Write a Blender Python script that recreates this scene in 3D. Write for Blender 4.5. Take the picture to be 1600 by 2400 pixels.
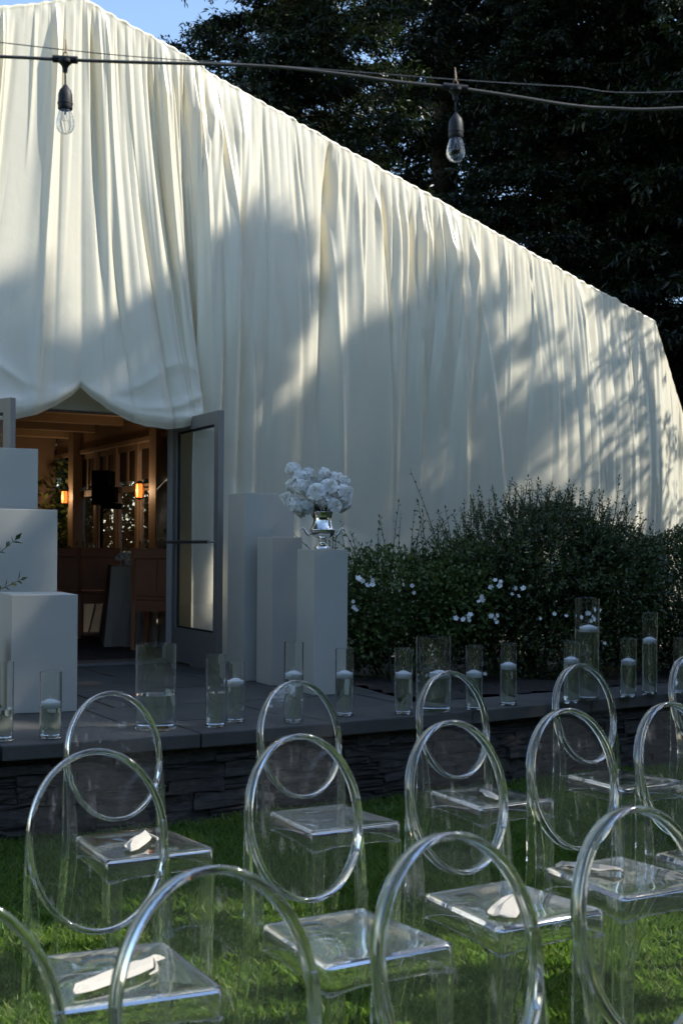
import bpy, bmesh, math, random
import numpy as np
from mathutils import Vector, Matrix, Euler

R_ = math.radians
scene = bpy.context.scene
for o in list(bpy.data.objects):
    bpy.data.objects.remove(o, do_unlink=True)

# ------------------------------------------------------------------ camera
CAM_H = 1.395
cam_d = bpy.data.cameras.new('camera')
cam = bpy.data.objects.new('camera', cam_d)
scene.collection.objects.link(cam)
cam.location = (0, 0, CAM_H)
cam.rotation_euler = (R_(90), -0.0085, 0)
cam_d.sensor_fit = 'HORIZONTAL'
cam_d.sensor_width = 24
cam_d.lens = 45.0
cam_d.shift_y = 88.5 / 1600
cam_d.clip_start = 0.05
cam_d.clip_end = 2000
cam_d.dof.use_dof = True
cam_d.dof.focus_distance = 6.5
cam_d.dof.aperture_fstop = 7.0
scene.camera = cam

# ------------------------------------------------------------------ world, sun, exposure
SUN_EL, SUN_AZ = R_(42), R_(90)          # azimuth clockwise from +Y
SUNV = Vector((math.sin(SUN_AZ) * math.cos(SUN_EL), math.cos(SUN_AZ) * math.cos(SUN_EL), math.sin(SUN_EL)))
world = bpy.data.worlds.new('World')
scene.world = world
world.use_nodes = True
wn, wl = world.node_tree.nodes, world.node_tree.links
bg = wn['Background']
sky = wn.new('ShaderNodeTexSky')
sky.sky_type = 'NISHITA'
sky.sun_disc = False
sky.sun_elevation = SUN_EL
sky.sun_rotation = SUN_AZ
sky.air_density = 1.0
sky.dust_density = 0.3
sky.ozone_density = 1.6
wl.new(sky.outputs[0], bg.inputs[0])
bg.inputs[1].default_value = 0.15
sun_d = bpy.data.lights.new('sun', 'SUN')
sun_d.energy = 3.5
sun_d.angle = R_(0.53)
sun_d.color = (1.0, 0.965, 0.905)
sun = bpy.data.objects.new('sun', sun_d)
scene.collection.objects.link(sun)
sun.rotation_euler = SUNV.to_track_quat('Z', 'Y').to_euler()
sun.location = (20, 2, 20)

scene.view_settings.view_transform = 'Standard'
scene.view_settings.look = 'None'
scene.view_settings.exposure = 0.93
scene.view_settings.gamma = 1.0
scene.view_settings.use_curve_mapping = False
scene.render.engine = 'CYCLES'
cy = scene.cycles
cy.use_denoising = True
try:
    cy.denoiser = 'OPENIMAGEDENOISE'
    cy.denoising_input_passes = 'RGB_ALBEDO_NORMAL'
except Exception:
    pass
cy.use_adaptive_sampling = True
cy.adaptive_threshold = 0.015
cy.max_bounces = 24
cy.diffuse_bounces = 4
cy.glossy_bounces = 8
cy.transmission_bounces = 22
cy.transparent_max_bounces = 24
cy.sample_clamp_indirect = 4.0
cy.caustics_reflective = False
cy.caustics_refractive = True
cy.blur_glossy = 0.4

# ------------------------------------------------------------------ materials
MATS = {}


def pmat(name, col, rough=0.6, metal=0.0, spec=0.5, noise=None, bump=None, island=None, trans=0.0, ior=1.5,
         rough_noise=None, coat=0.0, sheen=0.0, coords='Object'):
    """noise=(scale, amount 0-1, second colour); bump=(scale, strength, distance); island=list of colours."""
    m = bpy.data.materials.new(name)
    m.use_nodes = True
    nt = m.node_tree
    N, L = nt.nodes, nt.links
    b = N['Principled BSDF']
    b.inputs['Base Color'].default_value = (*col, 1)
    b.inputs['Roughness'].default_value = rough
    b.inputs['Metallic'].default_value = metal
    b.inputs['Specular IOR Level'].default_value = spec
    b.inputs['IOR'].default_value = ior
    b.inputs['Transmission Weight'].default_value = trans
    b.inputs['Coat Weight'].default_value = coat
    b.inputs['Sheen Weight'].default_value = sheen
    tc = N.new('ShaderNodeTexCoord')
    cur = None
    if island:
        g = N.new('ShaderNodeNewGeometry')
        r = N.new('ShaderNodeValToRGB')
        e = r.color_ramp.elements
        e[0].color = (*island[0], 1)
        e[1].color = (*island[-1], 1)
        for i, c in enumerate(island[1:-1]):
            k = e.new((i + 1) / (len(island) - 1))
            k.color = (*c, 1)
        L.new(g.outputs['Random Per Island'], r.inputs[0])
        cur = r.outputs[0]
    if noise:
        t = N.new('ShaderNodeTexNoise')
        t.inputs['Scale'].default_value = noise[0]
        t.inputs['Detail'].default_value = 6
        L.new(tc.outputs[coords], t.inputs['Vector'])
        mr = N.new('ShaderNodeMapRange')
        mr.inputs['From Min'].default_value = 0.3
        mr.inputs['From Max'].default_value = 0.7
        mr.inputs['To Max'].default_value = noise[1]
        L.new(t.outputs[0], mr.inputs[0])
        mx = N.new('ShaderNodeMix')
        mx.data_type = 'RGBA'
        L.new(mr.outputs[0], mx.inputs[0])
        if cur is not None:
            L.new(cur, mx.inputs[6])
        else:
            mx.inputs[6].default_value = (*col, 1)
        mx.inputs[7].default_value = (*noise[2], 1)
        cur = mx.outputs[2]
    if cur is not None:
        L.new(cur, b.inputs['Base Color'])
    if rough_noise:
        t = N.new('ShaderNodeTexNoise')
        t.inputs['Scale'].default_value = rough_noise[0]
        t.inputs['Detail'].default_value = 5
        L.new(tc.outputs[coords], t.inputs['Vector'])
        mr = N.new('ShaderNodeMapRange')
        mr.inputs['From Min'].default_value = rough_noise[3] if len(rough_noise) > 3 else 0.35
        mr.inputs['From Max'].default_value = rough_noise[4] if len(rough_noise) > 4 else 0.7
        mr.inputs['To Min'].default_value = rough_noise[1]
        mr.inputs['To Max'].default_value = rough_noise[2]
        L.new(t.outputs[0], mr.inputs[0])
        L.new(mr.outputs[0], b.inputs['Roughness'])
    if bump:
        t = N.new('ShaderNodeTexNoise')
        t.inputs['Scale'].default_value = bump[0]
        t.inputs['Detail'].default_value = 6
        L.new(tc.outputs[coords], t.inputs['Vector'])
        bp = N.new('ShaderNodeBump')
        bp.inputs['Strength'].default_value = bump[1]
        bp.inputs['Distance'].default_value = bump[2]
        L.new(t.outputs[0], bp.inputs['Height'])
        L.new(bp.outputs[0], b.inputs['Normal'])
    MATS[name] = m
    return m


def emit_mat(name, col, strength):
    m = bpy.data.materials.new(name)
    m.use_nodes = True
    b = m.node_tree.nodes['Principled BSDF']
    b.inputs['Base Color'].default_value = (*col, 1)
    b.inputs['Emission Color'].default_value = (*col, 1)
    b.inputs['Emission Strength'].default_value = strength
    MATS[name] = m
    return m


def leaf_mat(name, cols, rough=0.42, spec=0.45, transl=0.25, tcol=(0.06, 0.11, 0.02)):
    m = pmat(name, cols[0], rough=rough, spec=spec, island=cols)
    nt = m.node_tree
    N, L = nt.nodes, nt.links
    b = N['Principled BSDF']
    out = [n for n in N if n.type == 'OUTPUT_MATERIAL'][0]
    t = N.new('ShaderNodeBsdfTranslucent')
    t.inputs[0].default_value = (*tcol, 1)
    mx = N.new('ShaderNodeMixShader')
    mx.inputs[0].default_value = transl
    L.new(b.outputs[0], mx.inputs[1])
    L.new(t.outputs[0], mx.inputs[2])
    L.new(mx.outputs[0], out.inputs[0])
    return m


def fabric_mat(name, col, transl_col):
    m = pmat(name, col, rough=0.24, spec=0.9, sheen=0.0)
    nt = m.node_tree
    N, L = nt.nodes, nt.links
    b = N['Principled BSDF']
    out = [n for n in N if n.type == 'OUTPUT_MATERIAL'][0]
    tc = N.new('ShaderNodeTexCoord')
    # creases from folding (soft, large) + weave slubs (thin, horizontal)
    mp = N.new('ShaderNodeMapping')
    mp.inputs['Scale'].default_value = (6, 6, 60)
    L.new(tc.outputs['Object'], mp.inputs[0])
    n1 = N.new('ShaderNodeTexNoise')
    n1.inputs['Scale'].default_value = 3.0
    n1.inputs['Detail'].default_value = 4
    L.new(mp.outputs[0], n1.inputs['Vector'])
    n2 = N.new('ShaderNodeTexNoise')
    n2.inputs['Scale'].default_value = 9.0
    n2.inputs['Detail'].default_value = 5
    n2.inputs['Distortion'].default_value = 0.8
    L.new(tc.outputs['Object'], n2.inputs['Vector'])
    b1 = N.new('ShaderNodeBump')
    b1.inputs['Strength'].default_value = 0.07
    b1.inputs['Distance'].default_value = 0.004
    L.new(n1.outputs[0], b1.inputs['Height'])
    b2 = N.new('ShaderNodeBump')
    b2.inputs['Strength'].default_value = 0.10
    b2.inputs['Distance'].default_value = 0.02
    L.new(n2.outputs[0], b2.inputs['Height'])
    L.new(b1.outputs[0], b2.inputs['Normal'])
    L.new(b2.outputs[0], b.inputs['Normal'])
    t = N.new('ShaderNodeBsdfTranslucent')
    t.inputs[0].default_value = (*transl_col, 1)
    L.new(b2.outputs[0], t.inputs['Normal'])
    mx = N.new('ShaderNodeMixShader')
    mx.inputs[0].default_value = 0.22
    L.new(b.outputs[0], mx.inputs[1])
    L.new(t.outputs[0], mx.inputs[2])
    L.new(mx.outputs[0], out.inputs[0])
    return m


fabric_mat('satin', (0.89, 0.83, 0.645), (0.90, 0.73, 0.34))
pmat('clear_plastic', (0.96, 0.97, 0.98), rough=0.0, trans=1.0, ior=1.49)


def hazy_plastic(name, haze, streak):
    """clear moulded plastic with dust haze and dried water streaks"""
    m = pmat(name, (0.97, 0.98, 0.985), rough=0.0, trans=1.0, ior=1.49)
    nt = m.node_tree
    N, L = nt.nodes, nt.links
    b = N['Principled BSDF']
    b.inputs['Coat Weight'].default_value = .35
    b.inputs['Coat Roughness'].default_value = .07
    out = [n for n in N if n.type == 'OUTPUT_MATERIAL'][0]
    tc = N.new('ShaderNodeTexCoord')
    oi = N.new('ShaderNodeObjectInfo')
    va = N.new('ShaderNodeVectorMath')
    va.operation = 'MULTIPLY_ADD'
    L.new(oi.outputs['Random'], va.inputs[0])
    va.inputs[1].default_value = (37, 19, 53)
    L.new(tc.outputs['Object'], va.inputs[2])
    mp = N.new('ShaderNodeMapping')
    mp.inputs['Scale'].default_value = (42, 42, 9)
    L.new(va.outputs[0], mp.inputs[0])
    n1 = N.new('ShaderNodeTexNoise')
    n1.inputs['Scale'].default_value = 1.0
    n1.inputs['Detail'].default_value = 3
    L.new(mp.outputs[0], n1.inputs['Vector'])
    mr = N.new('ShaderNodeMapRange')
    mr.inputs['From Min'].default_value = .62
    mr.inputs['From Max'].default_value = .80
    mr.inputs['To Min'].default_value = haze
    mr.inputs['To Max'].default_value = streak
    L.new(n1.outputs[0], mr.inputs[0])
    d = N.new('ShaderNodeBsdfDiffuse')
    d.inputs[0].default_value = (.8, .84, .9, 1)
    mx = N.new('ShaderNodeMixShader')
    L.new(mr.outputs[0], mx.inputs[0])
    L.new(b.outputs[0], mx.inputs[1])
    L.new(d.outputs[0], mx.inputs[2])
    L.new(mx.outputs[0], out.inputs[0])


hazy_plastic('clear_back', .008, .09)
hazy_plastic('clear_seat', .009, .045)
hazy_plastic('clear_leg', .012, .06)
pmat('vase_glass', (0.98, 0.99, 0.985), rough=0.0, trans=1.0, ior=1.47)
pmat('water', (0.97, 0.99, 0.98), rough=0.0, trans=1.0, ior=1.33)
pmat('bulb_glass', (0.99, 0.99, 0.99), rough=0.0, trans=1.0, ior=1.45)
pmat('wax', (0.82, 0.84, 0.84), rough=0.45, spec=0.4, bump=(30, 0.1, 0.003))
pmat('wick', (0.7, 0.69, 0.62), rough=0.8)
pmat('pedestal_paint', (0.47, 0.46, 0.395), rough=0.5, spec=0.4, noise=(2.5, 0.6, (0.40, 0.39, 0.335)), bump=(120, 0.08, 0.002))
pmat('silver', (0.80, 0.78, 0.74), rough=0.09, metal=1.0, rough_noise=(25, 0.04, 0.22))
pmat('paver', (0.082, 0.08, 0.070), rough=0.75, spec=0.3, noise=(2.2, 0.9, (0.046, 0.045, 0.041)), bump=(60, 0.35, 0.004))
pmat('coping', (0.09, 0.087, 0.077), rough=0.7, spec=0.35, noise=(4.0, 0.9, (0.05, 0.049, 0.045)), bump=(70, 0.4, 0.004))
pmat('ledge_stone', (0.095, 0.087, 0.077), rough=0.8, spec=0.3, noise=(6.0, 0.9, (0.04, 0.038, 0.035)), bump=(30, 0.8, 0.015), coords='Generated')
pmat('mortar', (0.03, 0.03, 0.03), rough=0.95)
pmat('soil', (0.035, 0.028, 0.02), rough=0.95, noise=(30, 0.8, (0.018, 0.014, 0.01)), bump=(40, 0.9, 0.03))
pmat('turf', (0.022, 0.045, 0.010), rough=0.9, noise=(3.0, 0.8, (0.035, 0.06, 0.014)), bump=(90, 0.9, 0.02))
leaf_mat('grass_blade', [(0.04, 0.09, 0.014), (0.065, 0.135, 0.022), (0.10, 0.185, 0.03), (0.14, 0.22, 0.04), (0.22, 0.20, 0.08)], rough=0.5, spec=0.35, transl=0.4, tcol=(0.20, 0.36, 0.04))
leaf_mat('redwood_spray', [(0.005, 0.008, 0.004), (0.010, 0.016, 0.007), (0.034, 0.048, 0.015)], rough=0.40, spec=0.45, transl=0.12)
leaf_mat('shade_leaf', [(0.030, 0.048, 0.016), (0.045, 0.07, 0.022), (0.06, 0.09, 0.03)], transl=0.2)
leaf_mat('privet_leaf', [(0.020, 0.034, 0.010), (0.05, 0.075, 0.02), (0.13, 0.165, 0.05)], rough=0.36, spec=0.5, transl=0.15, tcol=(0.05, 0.09, 0.02))
leaf_mat('rose_leaf', [(0.05, 0.085, 0.022), (0.09, 0.14, 0.034), (0.16, 0.20, 0.055)], rough=0.45, transl=0.2, tcol=(0.07, 0.12, 0.02))
leaf_mat('petal', [(0.88, 0.88, 0.84), (0.90, 0.90, 0.88), (0.86, 0.86, 0.78)], rough=0.6, spec=0.3, transl=0.25, tcol=(0.8, 0.8, 0.72))
pmat('bark', (0.055, 0.038, 0.026), rough=0.9, noise=(12, 0.8, (0.03, 0.022, 0.016)), bump=(18, 0.9, 0.05))
pmat('stem', (0.05, 0.055, 0.02), rough=0.7)
pmat('rubber', (0.018, 0.018, 0.018), rough=0.55, spec=0.4)
pmat('cable_jacket', (0.085, 0.078, 0.07), rough=0.6, noise=(40, 0.7, (0.16, 0.14, 0.115)))
pmat('steel_wire', (0.22, 0.21, 0.2), rough=0.45, metal=0.7)
pmat('zip_tie', (0.35, 0.22, 0.13), rough=0.6)
pmat('filament', (0.25, 0.22, 0.2), rough=0.4, metal=0.8)
pmat('door_metal', (0.24, 0.23, 0.205), rough=0.5, metal=0.3, spec=0.4)
pmat('brushed_metal', (0.42, 0.42, 0.42), rough=0.35, metal=0.9)
pmat('pane_glass', (0.97, 0.985, 0.98), rough=0.0, trans=1.0, ior=1.45, spec=0.5)
pmat('trim_paint', (0.33, 0.27, 0.2), rough=0.6, noise=(3, 0.5, (0.27, 0.22, 0.16)))
pmat('facade_paint', (0.50, 0.49, 0.46), rough=0.65)
pmat('dark_trim', (0.045, 0.035, 0.03), rough=0.5)
pmat('ceiling_board', (0.46, 0.38, 0.27), rough=0.7, noise=(5, 0.5, (0.38, 0.31, 0.22)))
pmat('carpet', (0.05, 0.035, 0.028), rough=0.95, noise=(25, 0.8, (0.03, 0.02, 0.018)))
pmat('roof_shingle', (0.06, 0.055, 0.05), rough=0.85, noise=(20, 0.7, (0.03, 0.03, 0.03)))
pmat('cherry_wood', (0.44, 0.16, 0.058), rough=0.4, spec=0.5, noise=(6, 0.6, (0.32, 0.11, 0.04)))
pmat('linen', (0.42, 0.37, 0.29), rough=0.85, noise=(8, 0.3, (0.35, 0.31, 0.25)))
pmat('black_plastic', (0.012, 0.012, 0.012), rough=0.55)
pmat('paper', (0.50, 0.46, 0.385), rough=0.75, spec=0.2, bump=(40, 0.25, 0.004))
emit_mat('sconce_glow', (1.0, 0.22, 0.035), .9)

# ------------------------------------------------------------------ helpers
COL = scene.collection
ZT = 0.47                                   # terrace level
PHI = R_(29)                                # facade direction
H0 = np.array([-1.36, 10.38])               # right door hinge on the facade line
D2 = np.array([math.cos(PHI), math.sin(PHI)])
N2 = np.array([math.sin(PHI), -math.cos(PHI)])


def fw(s, o, z=0.0):
    """facade frame (s along, o out towards the lawn) -> world"""
    p = H0 + s * D2 + o * N2
    return (p[0], p[1], z)


class MB:
    def __init__(self):
        self.v, self.f = [], []

    def add(self, vs, fs):
        k = len(self.v)
        self.v += [tuple(map(float, p)) for p in vs]
        self.f += [tuple(int(i) + k for i in f) for f in fs]
        return self

    def box(self, c, s, rz=0.0, rx=0.0, ry=0.0):
        M = Euler((rx, ry, rz)).to_matrix()
        vs = []
        for z in (-.5, .5):
            for x, y in ((-.5, -.5), (.5, -.5), (.5, .5), (-.5, .5)):
                p = M @ Vector((x * s[0], y * s[1], z * s[2]))
                vs.append((p.x + c[0], p.y + c[1], p.z + c[2]))
        return self.add(vs, [(3, 2, 1, 0), (4, 5, 6, 7), (0, 1, 5, 4), (1, 2, 6, 5), (2, 3, 7, 6), (3, 0, 4, 7)])

    def lathe(self, prof, seg=24, c=(0, 0, 0), closed=False):
        """prof [(r,z)]; r==0 at an end makes a pole"""
        vs, fs, rings = [], [], []
        for r, z in prof:
            if r < 1e-6:
                rings.append([len(vs)])
                vs.append((c[0], c[1], c[2] + z))
            else:
                k = len(vs)
                rings.append(list(range(k, k + seg)))
                for i in range(seg):
                    a = 2 * math.pi * i / seg
                    vs.append((c[0] + r * math.cos(a), c[1] + r * math.sin(a), c[2] + z))
        prs = list(zip(rings[:-1], rings[1:]))
        if closed:
            prs.append((rings[-1], rings[0]))
        for a, b in prs:
            for i in range(seg):
                j = (i + 1) % seg
                if len(a) == 1 and len(b) == 1:
                    continue
                if len(a) == 1:
                    fs.append((a[0], b[j], b[i]))
                elif len(b) == 1:
                    fs.append((a[i], a[j], b[0]))
                else:
                    fs.append((a[i], a[j], b[j], b[i]))
        return self.add(vs, fs)

    def tube(self, pts, r, seg=8, cap=True):
        pts = [Vector(p) for p in pts]
        n = len(pts)
        rs = r if hasattr(r, '__len__') else [r] * n
        vs, fs = [], []
        up = None
        for i, p in enumerate(pts):
            t = (pts[min(i + 1, n - 1)] - pts[max(i - 1, 0)]).normalized()
            if up is None:
                up = Vector((0, 0, 1)) if abs(t.z) < .9 else Vector((1, 0, 0))
            a = t.cross(up).normalized()
            up = a.cross(t).normalized()
            for k in range(seg):
                w = 2 * math.pi * k / seg
                q = p + (a * math.cos(w) + up * math.sin(w)) * rs[i]
                vs.append(q)
        for i in range(n - 1):
            for k in range(seg):
                j = (k + 1) % seg
                fs.append((i * seg + k, i * seg + j, (i + 1) * seg + j, (i + 1) * seg + k))
        if cap:
            fs.append(tuple(range(seg))[::-1])
            fs.append(tuple((n - 1) * seg + k for k in range(seg)))
        return self.add(vs, fs)

    def prism(self, poly, z0, z1):
        n = len(poly)
        vs = [(x, y, z0) for x, y in poly] + [(x, y, z1) for x, y in poly]
        fs = [tuple(range(n))[::-1], tuple(range(n, 2 * n))]
        fs += [(i, (i + 1) % n, n + (i + 1) % n, n + i) for i in range(n)]
        return self.add(vs, fs)

    def loft(self, rings, cap=True):
        n = len(rings[0])
        vs = [p for r in rings for p in r]
        fs = []
        for i in range(len(rings) - 1):
            for k in range(n):
                j = (k + 1) % n
                fs.append((i * n + k, i * n + j, (i + 1) * n + j, (i + 1) * n + k))
        if cap:
            fs.append(tuple(range(n))[::-1])
            fs.append(tuple((len(rings) - 1) * n + k for k in range(n)))
        return self.add(vs, fs)

    def mesh(self, name, mat, smooth=False, fix=True):
        me = bpy.data.meshes.new(name)
        me.from_pydata(self.v, [], self.f)
        if fix:
            bm = bmesh.new()
            bm.from_mesh(me)
            bmesh.ops.recalc_face_normals(bm, faces=bm.faces)
            bm.to_mesh(me)
            bm.free()
        me.materials.append(MATS[mat])
        if smooth:
            me.shade_smooth()
            if smooth != 'all':
                try:
                    me.set_sharp_from_angle(angle=R_(38))
                except Exception:
                    pass
        return me

    def build(self, name, mat, parent=None, smooth=False, loc=None, rz=0.0, bevel=0.0, fix=True):
        return put(name, self.mesh(name, mat, smooth, fix), parent, loc, rz, bevel)


def put(name, me, parent=None, loc=None, rz=0.0, bevel=0.0):
    o = bpy.data.objects.new(name, me)
    COL.objects.link(o)
    o.parent = parent
    if loc is not None:
        o.location = loc
    o.rotation_euler = (0, 0, rz)
    if bevel:
        m = o.modifiers.new('bevel', 'BEVEL')
        m.width = bevel
        m.segments = 2
        m.limit_method = 'ANGLE'
    return o


def np_mesh(name, verts, faces, mat, smooth=False):
    """verts (n,3), faces (m,k)"""
    me = bpy.data.meshes.new(name)
    verts = np.ascontiguousarray(verts, dtype=np.float32)
    faces = np.ascontiguousarray(faces, dtype=np.int32)
    m, k = faces.shape
    me.vertices.add(len(verts))
    me.vertices.foreach_set('co', verts.ravel())
    me.loops.add(m * k)
    me.loops.foreach_set('vertex_index', faces.ravel())
    me.polygons.add(m)
    me.polygons.foreach_set('loop_start', np.arange(0, m * k, k, dtype=np.int32))
    me.polygons.foreach_set('loop_total', np.full(m, k, dtype=np.int32))
    me.update(calc_edges=True)
    me.materials.append(MATS[mat])
    if smooth:
        me.shade_smooth()
    return me


def tag(o, label=None, cat=None, group=None, kind=None):
    if label:
        o['label'] = label
    if cat:
        o['category'] = cat
    if group:
        o['group'] = group
    if kind:
        o['kind'] = kind
    return o


def thing(name, label, cat, loc=(0, 0, 0), rz=0.0, group=None, kind=None):
    o = bpy.data.objects.new(name, None)
    COL.objects.link(o)
    o.empty_display_size = 0.1
    o.location = loc
    o.rotation_euler = (0, 0, rz)
    return tag(o, label, cat, group, kind)


def copy_tree(root, loc, rz, label=None):
    kids = {}
    for o in bpy.data.objects:
        if o.parent is not None:
            kids.setdefault(o.parent.name, []).append(o)

    def rec(o, parent):
        c = o.copy()
        COL.objects.link(c)
        c.parent = parent
        for ch in kids.get(o.name, []):
            rec(ch, c)
        return c
    r = rec(root, None)
    r.location = loc
    r.rotation_euler = (0, 0, rz)
    if label:
        r['label'] = label
    return r


def unit(a):
    return a / np.maximum(np.linalg.norm(a, axis=-1, keepdims=True), 1e-9)


def leaves(pos, dirs, nors, ln, wd, bend=0.12):
    """rhombic leaves, slightly folded: returns verts (4n,3), quads (n,4)"""
    d = unit(dirs)
    sd = unit(np.cross(d, nors))
    nn = np.cross(sd, d)
    ln, wd = ln[:, None], wd[:, None]
    base = pos
    tip = pos + d * ln - nn * ln * bend
    mid = pos + d * ln * .45
    a = mid + sd * wd * .5 + nn * wd * .18
    b = mid - sd * wd * .5 + nn * wd * .18
    v = np.stack([base, a, tip, b], 1).reshape(-1, 3)
    f = np.arange(len(pos) * 4).reshape(-1, 4)
    return v, f


def wave(rng, n, fmin, fmax):
    """smooth random periodic-less 1d/2d/3d sums for lumps"""
    k = unit(rng.normal(size=(n, 3))) * rng.uniform(fmin, fmax, (n, 1))
    ph = rng.uniform(0, 6.28, n)
    return lambda p: np.sin(p @ k.T + ph).mean(1)

# ================================================================== LAWN
lawn = MB()
lawn.add([(-120, -120, 0), (120, -120, 0), (120, 160, 0), (-120, 160, 0)], [(0, 1, 2, 3)])
tag(lawn.build('lawn', 'turf'), kind='structure')

# terrace front edge (world xy), bending slightly to the right
EDGE = [(-4.2, 4.66), (-2.9, 5.28), (-1.578, 5.951), (-1.065, 6.205), (-0.512, 6.521), (0.01, 6.870), (0.746, 7.375),
        (1.312, 7.805), (2.17, 8.435), (3.2, 9.20), (4.6, 10.22)]
EDGE = np.array(EDGE)
_seg = np.linalg.norm(np.diff(EDGE, axis=0), axis=1)
_cum = np.concatenate([[0], np.cumsum(_seg)])


def edge_at(t):
    x = np.interp(t, _cum, EDGE[:, 0])
    y = np.interp(t, _cum, EDGE[:, 1])
    e = 0.15
    x1, x0 = np.interp(t + e, _cum, EDGE[:, 0]), np.interp(t - e, _cum, EDGE[:, 0])
    y1, y0 = np.interp(t + e, _cum, EDGE[:, 1]), np.interp(t - e, _cum, EDGE[:, 1])
    a = math.atan2(y1 - y0, x1 - x0)
    return np.array([x, y]), a


ELEN = _cum[-1]

# grass blades (uncountable)
rng = np.random.default_rng(5)
nb = 230000
gy = 1.5 + (rng.random(nb) ** 1.5) * 6.6
gx = (rng.random(nb) * 2 - 1) * (0.34 * gy + 0.35)
edge_y = np.interp(gx, EDGE[:, 0], EDGE[:, 1])
keep = gy < edge_y - 0.02
gx, gy = gx[keep], gy[keep]
nb = len(gx)
gp = np.stack([gx, gy, np.zeros(nb)], 1)
tuft = wave(rng, 18, 4, 40)(gp)
gh = (0.030 + 0.022 * rng.random(nb)) * (1 + .8 * tuft) + .012
ga = rng.random(nb) * 6.283
gl = rng.normal(size=(nb, 2)) * .55
tipo = np.stack([gl[:, 0] * gh, gl[:, 1] * gh, gh], 1)
wv = np.stack([np.cos(ga), np.sin(ga), np.zeros(nb)], 1) * (0.0013 + .0008 * rng.random(nb))[:, None] * (1 + .18 * gy)[:, None]
midp = gp + tipo * np.array([.3, .3, .62])
gv = np.stack([gp - wv, gp + wv, midp + wv * .8, gp + tipo, midp - wv * .8], 1).reshape(-1, 3)
gf = np.arange(nb * 5).reshape(-1, 5)
tag(put('grass', np_mesh('grass', gv, gf, 'grass_blade')), 'short green grass blades of the lawn', 'grass', kind='stuff')

# ================================================================== TERRACE WALL of stacked ledge stones
wall = thing('terrace_wall', 'low dark wall of stacked ledge stones under the terrace edge', 'wall', (*EDGE[2], 0))
wx, wy = EDGE[2]
core = MB()
pts_f, pts_b = [], []
for t in np.linspace(0, ELEN, 26):
    p, a = edge_at(t)
    n = np.array([-math.sin(a), math.cos(a)])
    q, q2 = p + n * .085, p + n * .34
    pts_f.append((q[0] - wx, q[1] - wy))
    pts_b.append((q2[0] - wx, q2[1] - wy))
poly = pts_f + pts_b[::-1]
core.prism(poly, 0.0, .390)
core.build('core', 'mortar', wall)
random.seed(11)
stone_meshes = []
for k in range(14):
    bm = bmesh.new()
    bmesh.ops.create_cube(bm, size=1.0)
    bmesh.ops.subdivide_edges(bm, edges=[e for e in bm.edges if abs((e.verts[0].co - e.verts[1].co).x) > .5], cuts=3, use_grid_fill=True)
    bmesh.ops.subdivide_edges(bm, edges=[e for e in bm.edges if abs((e.verts[0].co - e.verts[1].co).z) > .5 and e.verts[0].co.y < 0], cuts=1, use_grid_fill=True)
    for v in bm.verts:
        fr = v.co.y < 0
        v.co += Vector((random.uniform(-.03, .03), random.uniform(-.13, .10) if fr else 0, random.uniform(-.08, .08)))
    bmesh.ops.triangulate(bm, faces=bm.faces)
    me = bpy.data.meshes.new('stone')
    bm.to_mesh(me)
    bm.free()
    me.materials.append(MATS['ledge_stone'])
    stone_meshes.append(me)


def lay_stone(t, w, z, h):
    p, a = edge_at(t + w / 2)
    n = np.array([-math.sin(a), math.cos(a)])
    dep = .09
    q = p + n * (.045 + dep / 2 + random.uniform(0, .035))
    o = put('stone', random.choice(stone_meshes), wall, (q[0] - wx, q[1] - wy, z + h / 2), a)
    o.scale = (w - .005, dep, h - .004)
    o.rotation_euler = (random.uniform(-.05, .05), random.uniform(-.02, .02), a)


z = 0.0
for h in (.072, .084, .068, .088, .078):
    t = 1.95 + random.uniform(0, .2)
    while t < 7.7:
        w = random.uniform(.16, .46)
        r = random.random()
        if r < .38:
            lay_stone(t, w, z, h)
        elif r < .8:
            c = random.uniform(.35, .65) * h
            lay_stone(t, w, z, c)
            k = random.uniform(.35, .65)
            if w > .3 and random.random() < .4:
                lay_stone(t, w * k, z + c, h - c)
                lay_stone(t + w * k, w * (1 - k), z + c, h - c)
            else:
                lay_stone(t, w, z + c, h - c)
        else:
            for m in range(3):
                lay_stone(t, w, z + h * m / 3, h / 3)
        t += w
    z += h
# coping slabs
t = 0.2
while t < ELEN - .3:
    w = random.uniform(.78, 1.05)
    n_ = 4
    f_, b_ = [], []
    for u in np.linspace(t + .003, min(t + w, ELEN) - .003, n_):
        p, a = edge_at(u)
        n = np.array([-math.sin(a), math.cos(a)])
        f_.append(tuple(p - [wx, wy]))
        b_.append(tuple(p + n * .46 - [wx, wy]))
    m = MB().prism(f_ + b_[::-1], .393, ZT + random.uniform(-.0015, .0015))
    m.build('coping_slab', 'coping', wall, bevel=.008)
    t += w

# ================================================================== TERRACE paving and planting bed
terr = tag(bpy.data.objects.new('terrace', None), kind='structure')
COL.objects.link(terr)
tx, ty = -1.2, 8.0
terr.location = (tx, ty, 0)
# sub base up to the paving underside: polygon behind the coping, left of the bed
bx_ = [(-5.2, 4.9), (-2.9, 5.75), (-1.6, 6.42), (-0.55, 7.0), (0.08, 7.42), (.36, 8.18), (.02, 8.80), (-.34, 9.6), (-1.2, 10.45), (-3.2, 9.35), (-6.5, 7.5)]
m = MB().prism([(x - tx, y - ty) for x, y in bx_], 0.02, .435)
m.build('paving_bed', 'mortar', terr)


def in_poly(x, y, P):
    c = False
    for i in range(len(P)):
        x1, y1 = P[i]
        x2, y2 = P[i - 1]
        if (y1 > y) != (y2 > y) and x < (x2 - x1) * (y - y1) / (y2 - y1) + x1:
            c = not c
    return c


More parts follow.
